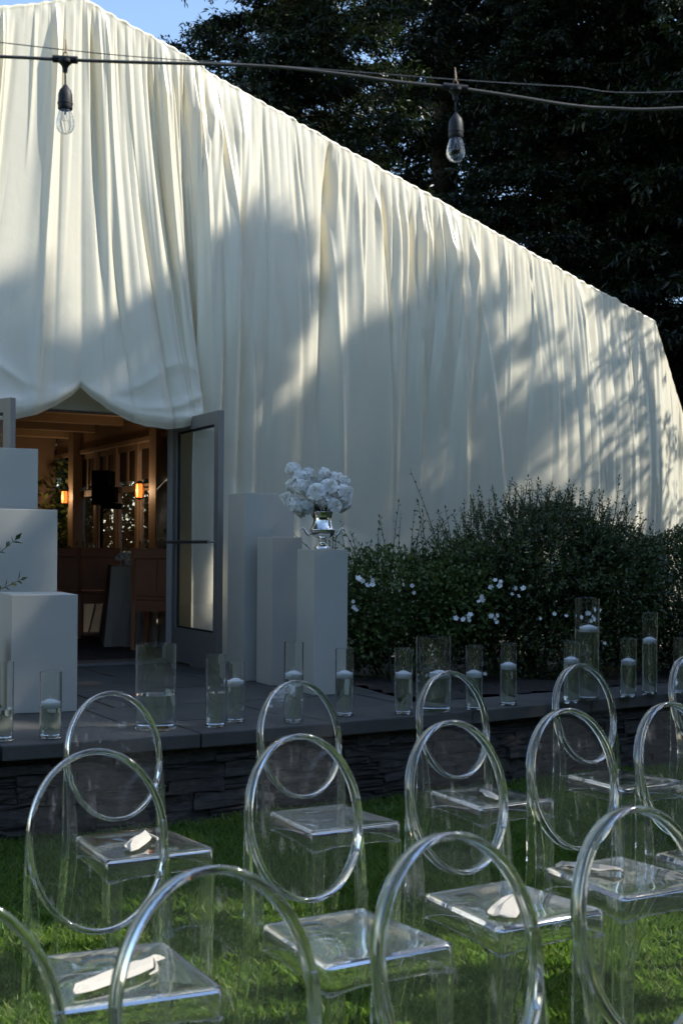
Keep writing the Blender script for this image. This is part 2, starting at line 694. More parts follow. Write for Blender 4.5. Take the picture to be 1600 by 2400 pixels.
def clip(poly, a, b):
    """keep the side left of a->b"""
    out = []
    for i in range(len(poly)):
        p, q = poly[i - 1], poly[i]
        sp = (b[0] - a[0]) * (p[1] - a[1]) - (b[1] - a[1]) * (p[0] - a[0])
        sq = (b[0] - a[0]) * (q[1] - a[1]) - (b[1] - a[1]) * (q[0] - a[0])
        if (sp >= 0) != (sq >= 0):
            u = sp / (sp - sq)
            out.append((p[0] + u * (q[0] - p[0]), p[1] + u * (q[1] - p[1])))
        if sq >= 0:
            out.append(q)
    return out


off_edge = []
for t in (0.6, 2.6, 3.6, 4.6, 5.6, 6.4):
    p, a = edge_at(t)
    off_edge.append(tuple(p + np.array([-math.sin(a), math.cos(a)]) * .466))
rows = [0.02, .92, 1.78, 2.62, 3.4, 4.3]
for i in range(5):
    o0, o1 = rows[i], rows[i + 1]
    s = -3.6 + (.55 if i % 2 else 0) + random.uniform(-.2, .2)
    while s < 2.6:
        w = random.choice([.9, 1.1, 1.35])
        g = .009
        q = [fw(s + g, o0 + g)[:2], fw(s + w - g, o0 + g)[:2], fw(s + w - g, o1 - g)[:2], fw(s + g, o1 - g)[:2]][::-1]
        s += w
        for k in range(len(off_edge) - 1):
            mx_ = ((off_edge[k][0] + off_edge[k + 1][0]) / 2, (off_edge[k][1] + off_edge[k + 1][1]) / 2)
            q = clip(q, off_edge[k], off_edge[k + 1]) if len(q) > 2 else q
        # bed boundary
        if len(q) > 2:
            q = clip(q, (.40, 8.16), (.06, 8.80))
        if len(q) > 2:
            q = clip(q, (.06, 8.80), (-.30, 9.72))
        if len(q) < 3:
            continue
        ar = abs(sum(q[j - 1][0] * q[j][1] - q[j][0] * q[j - 1][1] for j in range(len(q)))) / 2
        if ar < .01:
            continue
        MB().prism([(x - tx, y - ty) for x, y in q], .437, ZT + random.uniform(-.002, .001)).build('paver', 'paver', terr, bevel=.003)

# planting bed with lumpy soil
bed_poly = [(.07, 8.83), (.40, 8.18), (.70, 8.05), (1.40, 8.47), (2.45, 9.25), (3.9, 10.35), (6.5, 12.2), (6.0, 14.5), (1.0, 11.9), (-.7, 10.75), (-.28, 9.75)]
xs = np.arange(-.8, 6.6, .09)
ys = np.arange(7.9, 14.6, .09)
wv_ = wave(rng, 20, 3, 22)
bed = MB()
idx = {}
for i, x in enumerate(xs):
    for j, y in enumerate(ys):
        if in_poly(x, y, bed_poly):
            idx[(i, j)] = len(bed.v)
            bed.v.append((float(x), float(y), .445 + .05 * float(wv_(np.array([[x, y, 0]]))[0]) + .015))
for (i, j) in list(idx):
    c = [(i, j), (i + 1, j), (i + 1, j + 1), (i, j + 1)]
    if all(k in idx for k in c):
        bed.f.append(tuple(idx[k] for k in c))
tag(bed.build('planting_bed', 'soil', smooth='all'), kind='structure')
low = MB().prism([(.05, 8.86), (.38, 8.2), (.68, 8.02), (1.38, 8.44), (2.45, 9.22), (3.9, 10.32), (6.5, 12.2), (6.0, 14.5), (1.0, 11.9), (-.7, 10.75), (-.28, 9.78)], 0.01, .41)
tag(low.build('planting_bed_base', 'soil'), kind='structure')

# ================================================================== BUILDING
bld = thing('pavilion', 'gabled pavilion with open double doors and a dim warm dining room inside', 'building', (H0[0], H0[1], ZT), PHI)
# local frame: x = s, y = inwards, z from terrace level
EAVE_Z = 5.56 - ZT - .15


def roofz(s):
    return EAVE_Z - .328 * abs(s + .88)


BW = [-6.7, 2.35]          # outer walls
# facade wall pieces
facade = MB()
facade.box(((BW[0] - 1.93) / 2, .09, 1.3), (-1.93 - BW[0], .16, 2.6))
facade.box(((BW[1] + .05) / 2, .09, 1.3), (BW[1] - .05, .16, 2.6))
P = [(BW[0], 2.6), (BW[1], 2.6), (BW[1], roofz(BW[1])), (-.88, EAVE_Z), (BW[0], roofz(BW[0]))]
facade.add([(x, .01, z) for x, z in P] + [(x, .17, z) for x, z in P],
           [(0, 1, 2, 3, 4), (9, 8, 7, 6, 5)] + [(i, (i + 1) % 5, 5 + (i + 1) % 5, 5 + i) for i in range(5)])
facade.build('facade_wall', 'facade_paint', bld)
MB().box((-.94, .06, 2.09), (1.98, .20, .20)).build('door_header', 'facade_paint', bld, bevel=.006)
MB().box((-.94, .03, 2.40), (1.98, .05, .38)).build('transom_panel', 'dark_trim', bld)
for s in (-1.86, -.94, -.02):
    MB().box((s, -.02, 2.40), (.07, .06, .38)).build('transom_mullion', 'facade_paint', bld)
MB().box((-1.96, .05, 1.0), (.07, .2, 2.0)).build('door_jamb', 'facade_paint', bld)
MB().box((.035, .07, 1.0), (.06, .2, 2.0)).build('door_jamb', 'facade_paint', bld)
MB().box((-.94, .06, .012), (1.9, .28, .02)).build('threshold', 'brushed_metal', bld)
# floor, ceiling, roof, other walls
DEEP = 10.0
MB().box(((BW[0] + 2.0) / 2, DEEP / 2 + .1, -.06), (2.2 - BW[0], DEEP, .12)).build('floor', 'carpet', bld)
MB().box(((BW[0] + 2.0) / 2, DEEP / 2 + .18, 2.75), (2.4 - BW[0], DEEP, .06)).build('ceiling', 'ceiling_board', bld)
for k in range(8):
    MB().box((-2.3, 1.0 + k * 1.2, 2.66), (8.6, .14, .14)).build('beam', 'ceiling_board', bld, bevel=.01)
MB().box((BW[0] + .1, DEEP / 2 + .2, 1.35), (.16, DEEP, 2.7)).build('side_wall', 'trim_paint', bld)
MB().box(((BW[0] + 2) / 2, DEEP + .2, 1.35), (2 - BW[0], .16, 2.7)).build('back_wall', 'trim_paint', bld)
rf = MB()
for sg in (-1, 1):
    e = BW[1] + .1 if sg > 0 else BW[0] - .1
    q = [(-.88, EAVE_Z + .06), (e, roofz(e) + .06), (e, roofz(e) - .02), (-.88, EAVE_Z - .02)]
    rf.add([(x, .0, z) for x, z in q] + [(x, DEEP + .5, z) for x, z in q],
           [(0, 1, 2, 3), (7, 6, 5, 4)] + [(i, (i + 1) % 4, 4 + (i + 1) % 4, 4 + i) for i in range(4)])
rf.build('roof', 'roof_shingle', bld)
# right hand wall of the room: posts, tall windows and panels
SW = 2.0
MB().box((SW + .05, 5.1, 2.53), (.12, 9.9, .40)).build('upper_wall', 'trim_paint', bld)
MB().box((SW + .04, 5.1, .22), (.10, 9.9, .44)).build('wainscot', 'trim_paint', bld)
MB().box((SW - .02, 5.1, 2.34), (.06, 9.9, .07)).build('picture_rail', 'trim_paint', bld, bevel=.01)
bay = .86
for k in range(11):
    y0 = .35 + k * bay
    if k % 4 == 2:
        MB().box((SW - .02, y0, 1.37), (.20, .26, 2.74)).build('post', 'trim_paint', bld, bevel=.01)
    else:
        MB().box((SW + .02, y0, 1.2), (.09, .10, 2.4)).build('mullion', 'trim_paint', bld, bevel=.006)
    if k < 10:
        yc = y0 + bay / 2
        win = MB()
        for dz, hh in ((.47, .07), (1.72, .09)):
            win.box((SW + .03, yc, dz), (.06, bay - .1, hh))
        for dy in (-.385 + .025, .385 - .025):
            win.box((SW + .03, yc + dy, 1.09), (.06, .05, 1.17))
        wo = win.build('window', 'trim_paint', bld)
        MB().box((SW + .03, yc, 1.09), (.006, bay - .15, 1.165)).build('pane', 'pane_glass', wo)
        for q in (-1, 1):
            MB().box((SW + .035, yc + q * .19, 2.03), (.03, .30, .40)).build('transom_board', 'dark_trim', wo)
        MB().box((SW + .03, yc, 2.03), (.05, .06, .5)).build('stile', 'trim_paint', wo)
        MB().box((SW + .03, yc, 2.27), (.05, bay - .1, .08)).build('top_rail', 'trim_paint', wo)

# doors: leaves hinged at both jambs
LEAF_W, LEAF_H, LT = .97, 1.935, .045


def door_leaf(hinge_s, world_ang, mirror, label):
    d = thing('door', None, None)
    d.parent = bld
    d['label'] = label
    d.location = (hinge_s, -.02, .02)
    d.rotation_euler = (0, 0, world_ang - PHI)
    f = MB()
    st, tr, br = .085, .10, .27
    f.box((st / 2, 0, LEAF_H / 2), (st, LT, LEAF_H))
    f.box((LEAF_W - st / 2, 0, LEAF_H / 2), (st, LT, LEAF_H))
    f.box((LEAF_W / 2, 0, LEAF_H - tr / 2), (LEAF_W - 2 * st, LT - .002, tr))
    f.box((LEAF_W / 2, 0, br / 2), (LEAF_W - 2 * st, LT - .002, br))
    f.build('frame', 'door_metal', d, bevel=.003)
    MB().box((LEAF_W / 2, 0, (LEAF_H + br - tr) / 2), (LEAF_W - 2 * st - .004, .008, LEAF_H - br - tr - .004)).build('pane', 'pane_glass', d)
    b = MB()
    y = -.075 * mirror
    b.tube([(.06, y, .955), (LEAF_W - .05, y, .955)], .013, 10)
    b.tube([(.09, y, .955), (.09, 0, .955)], .009, 8)
    b.tube([(LEAF_W - .06, y, .955), (LEAF_W - .06, 0, .955)], .009, 8)
    b.build('push_bar', 'brushed_metal', d, smooth=True)
    g = MB()
    for zz in (br + .008, LEAF_H - tr - .008):
        g.box((LEAF_W / 2, 0, zz), (LEAF_W - 2 * st - .01, .02, .014))
    for xx in (st + .008, LEAF_W - st - .008):
        g.box((xx, 0, (LEAF_H + br - tr) / 2), (.014, .02, LEAF_H - br - tr - .04))
    g.build('gasket', 'black_plastic', d)
    return d


door_leaf(.0, math.atan2(-.885, .466), 1, 'open glazed door leaf beside the tall pedestal')
door_leaf(-1.9, R_(-40), -1, 'open glazed door leaf mostly cut by the left edge')

# sconces on posts (lit)
for (s, y, z, lab) in ((SW - .16, 9.1, 1.68, 'glowing amber lantern sconce on the farther post, left of the speaker'),
                       (SW - .16, 5.86, 1.66, 'glowing amber lantern sconce on the nearer wall, right of the speaker')):
    p = fw(s, -y, ZT + z)
    t = thing('wall_sconce', lab, 'sconce', p, PHI, 'amber sconces on the dining room wall')
    MB().lathe([(.0, -.09), (.045, -.085), (.05, 0), (.045, .085), (0, .09)], 12).build('lamp_shade', 'sconce_glow', t, smooth=True)
    fr = MB()
    for k in range(6):
        a = k * math.pi / 3
        fr.box((.052 * math.cos(a), .052 * math.sin(a), 0), (.007, .007, .19))
    fr.lathe([(.0, .13), (.03, .12), (.06, .092), (.0, .09)], 10)
    fr.lathe([(.0, -.12), (.03, -.11), (.055, -.09), (.0, -.088)], 10)
    fr.build('cage', 'black_plastic', t)
    MB().box((.1, 0, .05), (.14, .02, .02)).build('bracket', 'black_plastic', t)
    l = bpy.data.lights.new('sconce_light', 'POINT')
    l.energy = 3.5
    l.color = (1.0, .6, .32)
    l.shadow_soft_size = .06
    lo = bpy.data.objects.new('sconce_light', l)
    COL.objects.link(lo)
    lo.parent = t
    lo.location = (-.12, 0, 0)

# ================================================================== DRAPES
RIDGE = lambda s: 5.56 - .328 * np.abs(s + .88)


def ridge_sum(A, V, rng, n, lo, hi, amp, sig0, sig1, lens, drift=0.08):
    """folds that start gathered at the top and open out below. A lateral metres, V metres below the rail"""
    out = np.zeros_like(A)
    for i in range(n):
        a0 = rng.uniform(lo, hi)
        ln = rng.uniform(*lens)
        am = amp * rng.uniform(.4, 1.25) * (1 if rng.random() < .62 else -.8)
        dr = rng.normal() * drift
        w = sig0 + (sig1 - sig0) * np.clip(V / 2.6, 0, 1) ** .8
        w = w * rng.uniform(.65, 1.5)
        env = np.clip(1 - V / ln, 0, 1) ** .8 * np.clip(V / .10 + .35, 0, 1)
        x = (A - a0 - dr * V) / w
        # one flank steeper than the other
        sk = rng.uniform(-.45, .45)
        x = x * np.where(x > 0, 1 + sk, 1 - sk)
        out += am * env * np.exp(-x * x)
    return out


def soft(rng, n, f0, f1):
    k = rng.uniform(f0, f1, (n, 2)) * np.where(rng.random((n, 2)) < .5, -1, 1)
    ph = rng.uniform(0, 6.28, n)

    def fn(A, V, fv=.35):
        r = np.zeros_like(A)
        for (a_, b_), c_ in zip(k, ph):
            r += np.sin(A * a_ + V * b_ * fv + c_)
        return r / math.sqrt(n)
    return fn


def pleats(rng, A, V, freq, warp, sharp=.75, thr=-.2):
    """rounded ridges with sharp valleys, fading in and out in patches"""
    w = soft(rng, 5, .8, 2.6)(A, V, .12)
    w2 = soft(rng, 4, 3, 6)(A, V, .10)
    x = math.pi * freq * (A + warp * w + warp * .25 * w2)
    m = np.clip((soft(rng, 5, 1.2, freq * .9)(A, V, .22) - thr) / .9, 0, 1)
    return (np.abs(np.sin(x)) ** sharp - .55) * m


def drape_obj(name, P, mat='satin'):
    n, m = P.shape[:2]
    o0 = P.reshape(-1, 3).mean(0)
    o0[2] = P[..., 2].min()
    idx = np.arange(n * m).reshape(n, m)
    f = np.stack([idx[:-1, :-1], idx[1:, :-1], idx[1:, 1:], idx[:-1, 1:]], -1).reshape(-1, 4)
    o = put(name, np_mesh(name, P.reshape(-1, 3) - o0, f, mat, True), None, tuple(o0))
    return o


def to_world(S, O, Z):
    return np.stack([H0[0] + S * D2[0] + O * N2[0], H0[1] + S * D2[1] + O * N2[1], Z], -1)


def rail_rows(k=7):
    """profile over the rail: (dz, do) from the hidden back to the front"""
    r = .032
    return [(-.30, -.055), (-.15, -.055)] + [(r * math.sin(a) , -r * math.cos(a)) for a in np.linspace(-.4, math.pi * .95, k)]


def curtain(seed, s0, s1, na, nv, zbot, corner=None, amp=1.0):
    g = np.random.default_rng(seed)
    a = np.linspace(s0, s1, na)
    V01 = np.linspace(0, 1, nv) ** 1.15
    A, VV = np.meshgrid(a, V01, indexing='ij')
    S = A.copy()
    O = np.full_like(A, .22)
    top = RIDGE(S)
    if corner is not None:
        x = np.clip(A - corner, 0, None)
        S = A - x * .03
        top = RIDGE(corner) - .328 * np.clip(A - corner, None, 0) - np.where(x > 0, 1.44 * x, 0)
        top = np.maximum(top, 1.0)
        O = O - x * .35
    Hh = top - zbot
    V = VV * Hh
    d = .042 * pleats(g, A, V, 8.0, .15) * np.exp(-V / 1.0)
    d += .020 * pleats(g, A, V, 13.0, .09) * np.exp(-V / .35)
    calm = 1.25 - .75 * np.clip((A - 1.5) / 1.6, 0, 1)
    d += .052 * pleats(g, A, V, 3.5, .24, .7) * (np.clip(V / .5, .3, 1) - (.55 + .33 * np.clip((A - 1.6) / 1.2, 0, 1)) * np.clip((V - .6) / 1.3, 0, 1)) * calm
    d += .040 * pleats(g, A, V, 1.5, .25, .85, -.2) * np.clip(V / 1.2, .1, 1) * (1 - .55 * np.clip((V - 1.2) / 1.5, 0, 1)) * calm
    d += ridge_sum(A, V, g, int(9 * (s1 - s0)), s0, s1, .018, .010, .022, (.5, 2.4), .07)
    d += ridge_sum(A, V, g, int(6 * (s1 - s0)), s0, s1, .026, .014, .034, (1.6, 6.0), .05) * np.clip(1.2 - .3 * (A - 1), .35, 1)
    d += .055 * pleats(g, A, V, 4.6, .05, .8, -1.5) * np.exp(-((A - .32) / .34) ** 2) * np.clip((V - .8) / 1.5, 0, 1)
    d += ridge_sum(A, V, g, int(1.6 * (s1 - s0)), s0, s1, .045, .03, .10, (4.0, 14.0), .07)
    d *= amp * np.clip(V / .40 + .05, 0, 1)
    d += .005 * pleats(g, A, V, 17.0, .12, .8, -.2) * np.exp(-V / .22)
    # the cloth bellies out in the middle and is pulled back below
    O = O + d + .10 * np.sin(np.clip(V / 3.2, 0, 1) * math.pi) + .05 * np.sin(A * 1.7 + .8) * np.clip(V / 2, 0, 1)
    # ruched hem
    ruf = .003 * soft(np.random.default_rng(seed + 6), 9, 15, 90)(A, V) * np.exp(-V / .10)
    O = O + ruf
    Z = top - V
    Z = Z + (.006 * np.sin(A * 9 + 2 * np.sin(A * 7)) + .003 * np.sin(A * 61)) * np.exp(-V / .25)
    P = to_world(S + .25 * d, O, Z)
    rows = []
    for dz, do in rail_rows():
        rr = .0022 * soft(np.random.default_rng(seed + 5), 9, 12, 75)(a, a * 0)
        rows.append(to_world(S[:, 0], O[:, 0] - .03 + do + rr, Z[:, 0] + dz + rr))
    return np.concatenate([np.stack(rows, 1), P], 1)


P = curtain(21, .03, 6.4, 900, 230, .46, corner=4.94, amp=1.4)
tag(drape_obj('fabric_drape', P), 'long ivory satin drape hanging right of the doorway down to the hedge', 'drape', 'ivory satin drapes over the pavilion front')
P = curtain(8, -4.6, -1.84, 260, 120, .47)
tag(drape_obj('fabric_drape', P), 'ivory satin drape hanging left of the doorway behind the pedestals', 'drape', 'ivory satin drapes over the pavilion front')


def swag(seed):
    g = np.random.default_rng(seed)
    nb_, nv = 360, 230
    c = -.88
    B = np.linspace(-1, 1, nb_ * 2)
    V01 = np.linspace(0, 1, nv)
    b, v = np.meshgrid(B, V01, indexing='ij')
    ab = np.abs(b)
    sg = np.sign(b)
    st = c + b * 1.00
    sh = c + sg * 1.00 * (1 - (1 - ab) ** 2.3)
    xs_ = 1 - (1 - ab) ** 2.3
    zh = 2.61 - np.interp(xs_, [0, .08, .2, .35, .5, .65, .8, .9, 1], [0, .08, .165, .245, .285, .29, .258, .222, .175])
    zt = RIDGE(st)
    S = st + (sh - st) * v ** 1.35
    Z = zt + (zh - zt) * v
    Vm = v * (zt - zh)
    # folds run along constant b
    A = b * 1.0
    d = .036 * pleats(g, A, Vm, 8.4, .13) * np.exp(-Vm / 1.0)
    d += .018 * pleats(g, A, Vm, 14.0, .09) * np.exp(-Vm / .35)
    d += .058 * pleats(g, A, Vm, 4.2, .18, .7, -.5) * np.clip(Vm / .4, .4, 1) * (1 - .35 * v)
    d += .050 * pleats(g, A, Vm, 2.1, .16, .75, -.8) * np.clip(Vm / 1.0, .1, 1)
    d += ridge_sum(A, Vm, g, 26, -1.0, 1.0, .018, .010, .020, (.6, 3.4), .02)
    d += ridge_sum(A, Vm, g, 26, -1.0, 1.0, .030, .014, .030, (2.0, 7.0), .01)
    d *= np.clip(Vm / .40 + .05, 0, 1)
    d += .005 * pleats(g, A, Vm, 17.0, .12, .8, -.2) * np.exp(-Vm / .22)
    bulge = .10 * np.sin(np.clip(ab, 0, 1) * math.pi) * np.clip((v - .3) / .7, 0, 1) ** 2
    # hanging creases slung between the seam point and the tied corner
    uf = np.zeros_like(v)
    for side in (-1, 1):
        for off, am, wd in ((.03, .013, .010), (.07, .014, .013), (.12, .009, .016)):
            off *= g.uniform(.85, 1.2)
            ctr = 1 - off * np.sin(np.clip(ab, 0, 1) * math.pi) ** .75 * (1 + .25 * np.sin(ab * 5 + off * 40))
            x = (v - ctr) / wd
            uf += np.where(sg == side, 1, 0) * am * np.exp(-np.abs(x) ** 1.5) * np.sin(np.clip(ab, 0, 1) * math.pi) ** .5
    # centre seam pinched in
    seam = -.022 * np.exp(-(b / .05) ** 2) * np.clip(v * 1.6, 0, 1) - .005 * np.exp(-(b / .012) ** 2)
    O = .27 + 1.3 * d + bulge + uf + seam + .05 * v
    O += .003 * soft(np.random.default_rng(seed + 6), 9, 15, 90)(A, Vm) * np.exp(-Vm / .10)
    # hem rolls under
    hem = np.clip((v - .985) / .015, 0, 1)
    O -= .03 * hem
    Z = Z + (.006 * np.sin(A * 9 + 2) + .003 * np.sin(A * 61)) * np.exp(-Vm / .25) + .012 * np.sin(ab * 9) * v ** 6
    Pm = to_world(S + .2 * d, O, Z)
    rows = []
    for dz, do in rail_rows():
        rr = .0022 * soft(np.random.default_rng(seed + 5), 9, 12, 75)(B, B * 0)
        rows.append(to_world(S[:, 0], O[:, 0] - .03 + do + rr, Z[:, 0] + dz + rr))
    return np.concatenate([np.stack(rows, 1), Pm], 1)


tag(drape_obj('fabric_swag', swag(4)), 'ivory satin swag gathered up in the middle above the open doors', 'drape', 'ivory satin drapes over the pavilion front')

# ================================================================== PEDESTALS
def pedestal(corner, w, d, h, ang, label, z0=ZT):
    """corner = front left corner on the ground"""
    a = R_(ang)
    cx = corner[0] + (math.cos(a) * w - math.sin(a) * d) / 2
    cy = corner[1] + (math.sin(a) * w + math.cos(a) * d) / 2
    o = MB().box((0, 0, h / 2 + .001), (w, d, h)).build('pedestal', 'pedestal_paint', None, loc=(cx, cy, z0), rz=a, bevel=.0025)
    tag(o, label, 'pedestal', 'white box pedestals beside the doorway')
    return (cx, cy, a)


pedestal((-1.821, 7.077), .366, .50, .658, 23, 'lowest and nearest of the three stepped white pedestals at the left edge')
pedestal((-1.765 - .42 * .92, 7.95 - .42 * .39), .42, .40, 1.157, 23, 'middle-height white pedestal between the low and tall ones at left')
pedestal((-2.0 - .42 * .92, 8.42 - .42 * .39), .42, .40, 1.57, 23, 'tallest white pedestal at the left edge, below the door stile')
pedestal((-.678, 8.938), .38, .32, 1.317, 26, 'tallest white pedestal right of the doorway, against the drape')
pedestal((-.466, 8.647), .22, .27, 1.007, 26, 'narrow middle white pedestal between the tall one and the urn')
P6 = pedestal((-.171, 8.112), .235, .28, .925, 25, 'white pedestal carrying the silver urn of flowers')

# ================================================================== URN and FLOWERS
urn = thing('silver_urn', 'polished silver two-handled urn holding white flowers', 'urn', (P6[0], P6[1], ZT + .9272), R_(10))
prof = [(0, 0), (.052, 0), (.053, .006), (.047, .018), (.030, .030), (.021, .040), (.018, .048), (.024, .055), (.026, .060), (.024, .064),
        (.034, .070), (.058, .080), (.078, .098), (.084, .114), (.083, .122), (.086, .125), (.083, .129), (.075, .140), (.066, .160), (.060, .185), (.060, .208),
        (.064, .228), (.069, .240), (.069, .244), (.063, .243), (.056, .21), (.056, .18), (.06, .15), (.0, .12)]
MB().lathe(prof, 40).build('bowl', 'silver', urn, smooth='all')
for sg in (-1, 1):
    h = MB()
    pts = [(.074, .088), (.092, .092), (.106, .104), (.113, .122), (.120, .134), (.131, .137), (.138, .131), (.136, .125)]
    h.tube([(sg * x, 0, z) for x, z in pts], [.008, .0085, .008, .007, .006, .006, .0065, .005], 10)
    h.build('handle', 'silver', urn, smooth='all')

rg = np.random.default_rng(3)


def rose_mesh():
    m = MB()
    for lay in range(7):
        t = lay / 6
        n = 3 + lay // 2 + (1 if lay > 2 else 0)
        op = .15 + 1.25 * t
        for k in range(n):
            a0 = 2 * math.pi * (k / n) + lay * 1.3
            wd = (1.25 + .5 * (1 - t)) * math.pi / n * 1.25
            gv = []
            for iu, u in enumerate((-1, -.5, 0, .5, 1)):
                for v in (0, .5, .85, 1.0):
                    rr = (.14 + .80 * t) * (.30 + .7 * v ** .7) + .05 * v * abs(u)
                    zz = .45 - .50 * t + (.62 - .42 * t) * v ** 1.1 - .12 * t * v * v - .06 * u * u * v
                    if v == 1.0:
                        rr += .09 * t
                        zz -= .05 * t
                    a = a0 + u * wd * .5 * (1 if v > 0 else .5)
                    gv.append((rr * math.cos(a), rr * math.sin(a), zz - .15 + float(rg.normal() * .015)))
            fs = [(i * 4 + j, i * 4 + 4 + j, i * 4 + 5 + j, i * 4 + 1 + j) for i in range(4) for j in range(3)]
            m.add(gv, fs)
    return m.mesh('rose_bloom', 'petal', 'all', fix=False)


def hydrangea_mesh(n=130):
    m = MB()
    for i in range(n):
        y = 1 - 2 * (i + .5) / n
        r = math.sqrt(1 - y * y)
        a = i * 2.39996
        c = Vector((r * math.cos(a), r * math.sin(a), y)) * float(rg.uniform(.74, 1.12))
        nrm = (c.normalized() + Vector(rg.normal(size=3)) * .28).normalized()
        u = nrm.orthogonal().normalized()
        w = nrm.cross(u)
        ro = float(rg.uniform(0, 6))
        for k in range(4):
            b = ro + k * math.pi / 2
            d = u * math.cos(b) + w * math.sin(b)
            e = nrm.cross(d)
            s = float(rg.uniform(.24, .38))
            m.add([c, c + d * s * .6 + e * s * .46 + nrm * .05, c + d * s * 1.05 + nrm * float(rg.uniform(-.02, .1)), c + d * s * .6 - e * s * .46 + nrm * .05], [(0, 1, 2, 3)])
    m.lathe([(0, -.6), (.42, -.42), (.6, 0), (.42, .42), (0, .6)], 12)
    return m.mesh('hydrangea_bloom', 'petal', False, fix=False)


ROSE, HYD = rose_mesh(), hydrangea_mesh()
arr = thing('flower_arrangement', 'loose white arrangement of hydrangeas and roses in the silver urn', 'flowers', (P6[0], P6[1], ZT + .9272 + .19), 0)
K = .0003157
BL = [(300, 270, 135, 'h', .01), (440, 430, 150, 'h', -.03), (570, 350, 115, 'h', .03), (300, 570, 125, 'h', -.01), (470, 610, 150, 'h', -.06),
      (170, 800, 110, 'r', -.02), (390, 960, 150, 'h', -.05), (560, 960, 140, 'h', -.04), (720, 680, 150, 'r', -.11), (980, 560, 130, 'r', -.08),
      (870, 340, 105, 'h', .02), (800, 450, 90, 'h', .03), (1080, 440, 125, 'h', .03), (1220, 500, 115, 'h', .03), (1270, 690, 150, 'r', -.05), (1080, 930, 125, 'r', -.07),
      (1250, 900, 110, 'h', .0), (850, 850, 130, 'h', -.06), (650, 830, 110, 'h', -.02), (1180, 980, 90, 'h', .04), (450, 1090, 80, 'h', -.01),
      (600, 560, 120, 'h', .05), (950, 700, 130, 'h', .06), (1000, 780, 120, 'h', .02), (700, 950, 90, 'h', .05)]
st_ = MB()
for zx, zy, r, ty_, dy in BL:
    x, z_ = (zx - 845) * K, (1820 - zy) * K - .19
    o = put('bloom', ROSE if ty_ == 'r' else HYD, arr, (x, dy, z_))
    s = r * K * (1.2 if ty_ == 'r' else 1.04)
    o.scale = (s, s, s * (.9 if ty_ == 'h' else 1))
    d = Vector((x * 2.2, dy * 2 - .16, z_ * .8 + .05)) if ty_ == 'r' else Vector(rg.normal(size=3))
    q = d.normalized().to_track_quat('Z', 'Y').to_euler()
    o.rotation_euler = q
    st_.tube([(x * .12, dy * .1, -.05), (x * .4, dy * .4, z_ * .4 + .03), (x * .96, dy * .96, z_ - .01)], .003, 5)
st_.build('stems', 'stem', arr)
arr.scale = (1.12, 1.12, 1.08)

# ================================================================== GLASS CYLINDERS with floating candles
VG = 'glass cylinders along the terrace edge'
CG = 'white floating candles in the glass cylinders'


def make_vase(d, h, hw, x, y, label):
    r = d / 2
    t = thing('glass_cylinder', label, 'vase', (x, y, ZT + .003), 0, VG)
    wl_ = .0032
    p = [(0, 0), (r - .003, 0), (r, .003), (r, h - .001), (r - wl_ / 2, h), (r - wl_, h - .001), (r - wl_, .013), (r - wl_ - .003, .010), (0, .010)]
    MB().lathe(p, 40).build('glass', 'vase_glass', t, smooth=True)
    q = [(0, .0104), (r - wl_ - .0036, .0104), (r - wl_ - .0006, .0136), (r - wl_ - .0006, hw), (0, hw)]
    MB().lathe(q, 40).build('water', 'water', t, smooth=True)
    return t


def make_candle(r, x, y, z, label, lean):
    t = thing('floating_candle', label, 'candle', (x, y, z), 0, CG)
    h = .034
    p = [(0, -h * .55), (r * .86, -h * .55), (r * .93, -h * .42), (r, h * .28), (r * .985, h * .36), (r * .90, h * .33), (r * .84, h * .28), (r * .6, h * .55), (r * .3, h * .72), (0, h * .78)]
    MB().lathe(p, 28).build('wax_disc', 'wax', t, smooth=True)
    MB().tube([(0, 0, h * .7), (lean * .4, 0, h * .7 + .010), (lean, 0, h * .7 + .024)], .0011, 5).build('wick', 'wick', t)


# x, y, diameter, height, water, candle?, description
VS = [(-1.609, 6.10, .105, .374, .148, 0, 'cut by the left edge of the picture'),
      (-1.399, 6.19, .105, .320, .160, 1, 'in front of the lowest left pedestal'),
      (-.941, 6.53, .206, .431, .176, 0, 'wide one in the doorway, without a candle'),
      (-.645, 6.63, .105, .373, .176, 0, 'narrow one beside the open door, without a candle'),
      (-.558, 6.82, .100, .320, .205, 1, 'short, before the tallest right pedestal'),
      (-.249, 6.82, .103, .428, .247, 1, 'standing before the urn pedestal'),
      (.024, 7.12, .104, .371, .222, 1, 'at the right corner of the urn pedestal'),
      (.355, 7.21, .103, .371, .2155, 1, 'narrow, left of the wide one by the rose bush'),
      (.535, 7.345, .206, .426, .207, 1, 'wide one in front of the rose bush'),
      (.775, 7.43, .102, .373, .202, 1, 'narrow, right of the wide one by the rose bush'),
      (1.006, 7.67, .104, .369, .229, 1, 'alone in front of the dark clipped shrub'),
      (1.405, 7.80, .102, .373, .254, 1, 'short, before the tallest wide one'),
      (1.535, 7.99, .158, .637, .438, 1, 'tallest and wide, in front of the dark shrub'),
      (1.831, 8.15, .104, .373, .219, 1, 'short, left of the tall narrow one'),
      (2.01, 8.33, .101, .528, .343, 1, 'tall and narrow, near the right edge'),
      (2.235, 8.41, .106, .362, .19, 1, 'cut by the right edge, behind a chair back')]
random.seed(4)
for x, y, d, h, hw, c, desc in VS:
    make_vase(d, h, hw, x, y, 'clear glass cylinder of water, ' + desc)
    if c:
        cr = min(d / 2 - .0052, .0465 if d < .15 else .058)
        ox = .0 if d < .15 else (d / 2 - cr - .008) * .9
        make_candle(cr, x + ox, y, ZT + .003 + hw + .003, 'floating candle in the glass cylinder, ' + desc, random.uniform(-.007, .007))

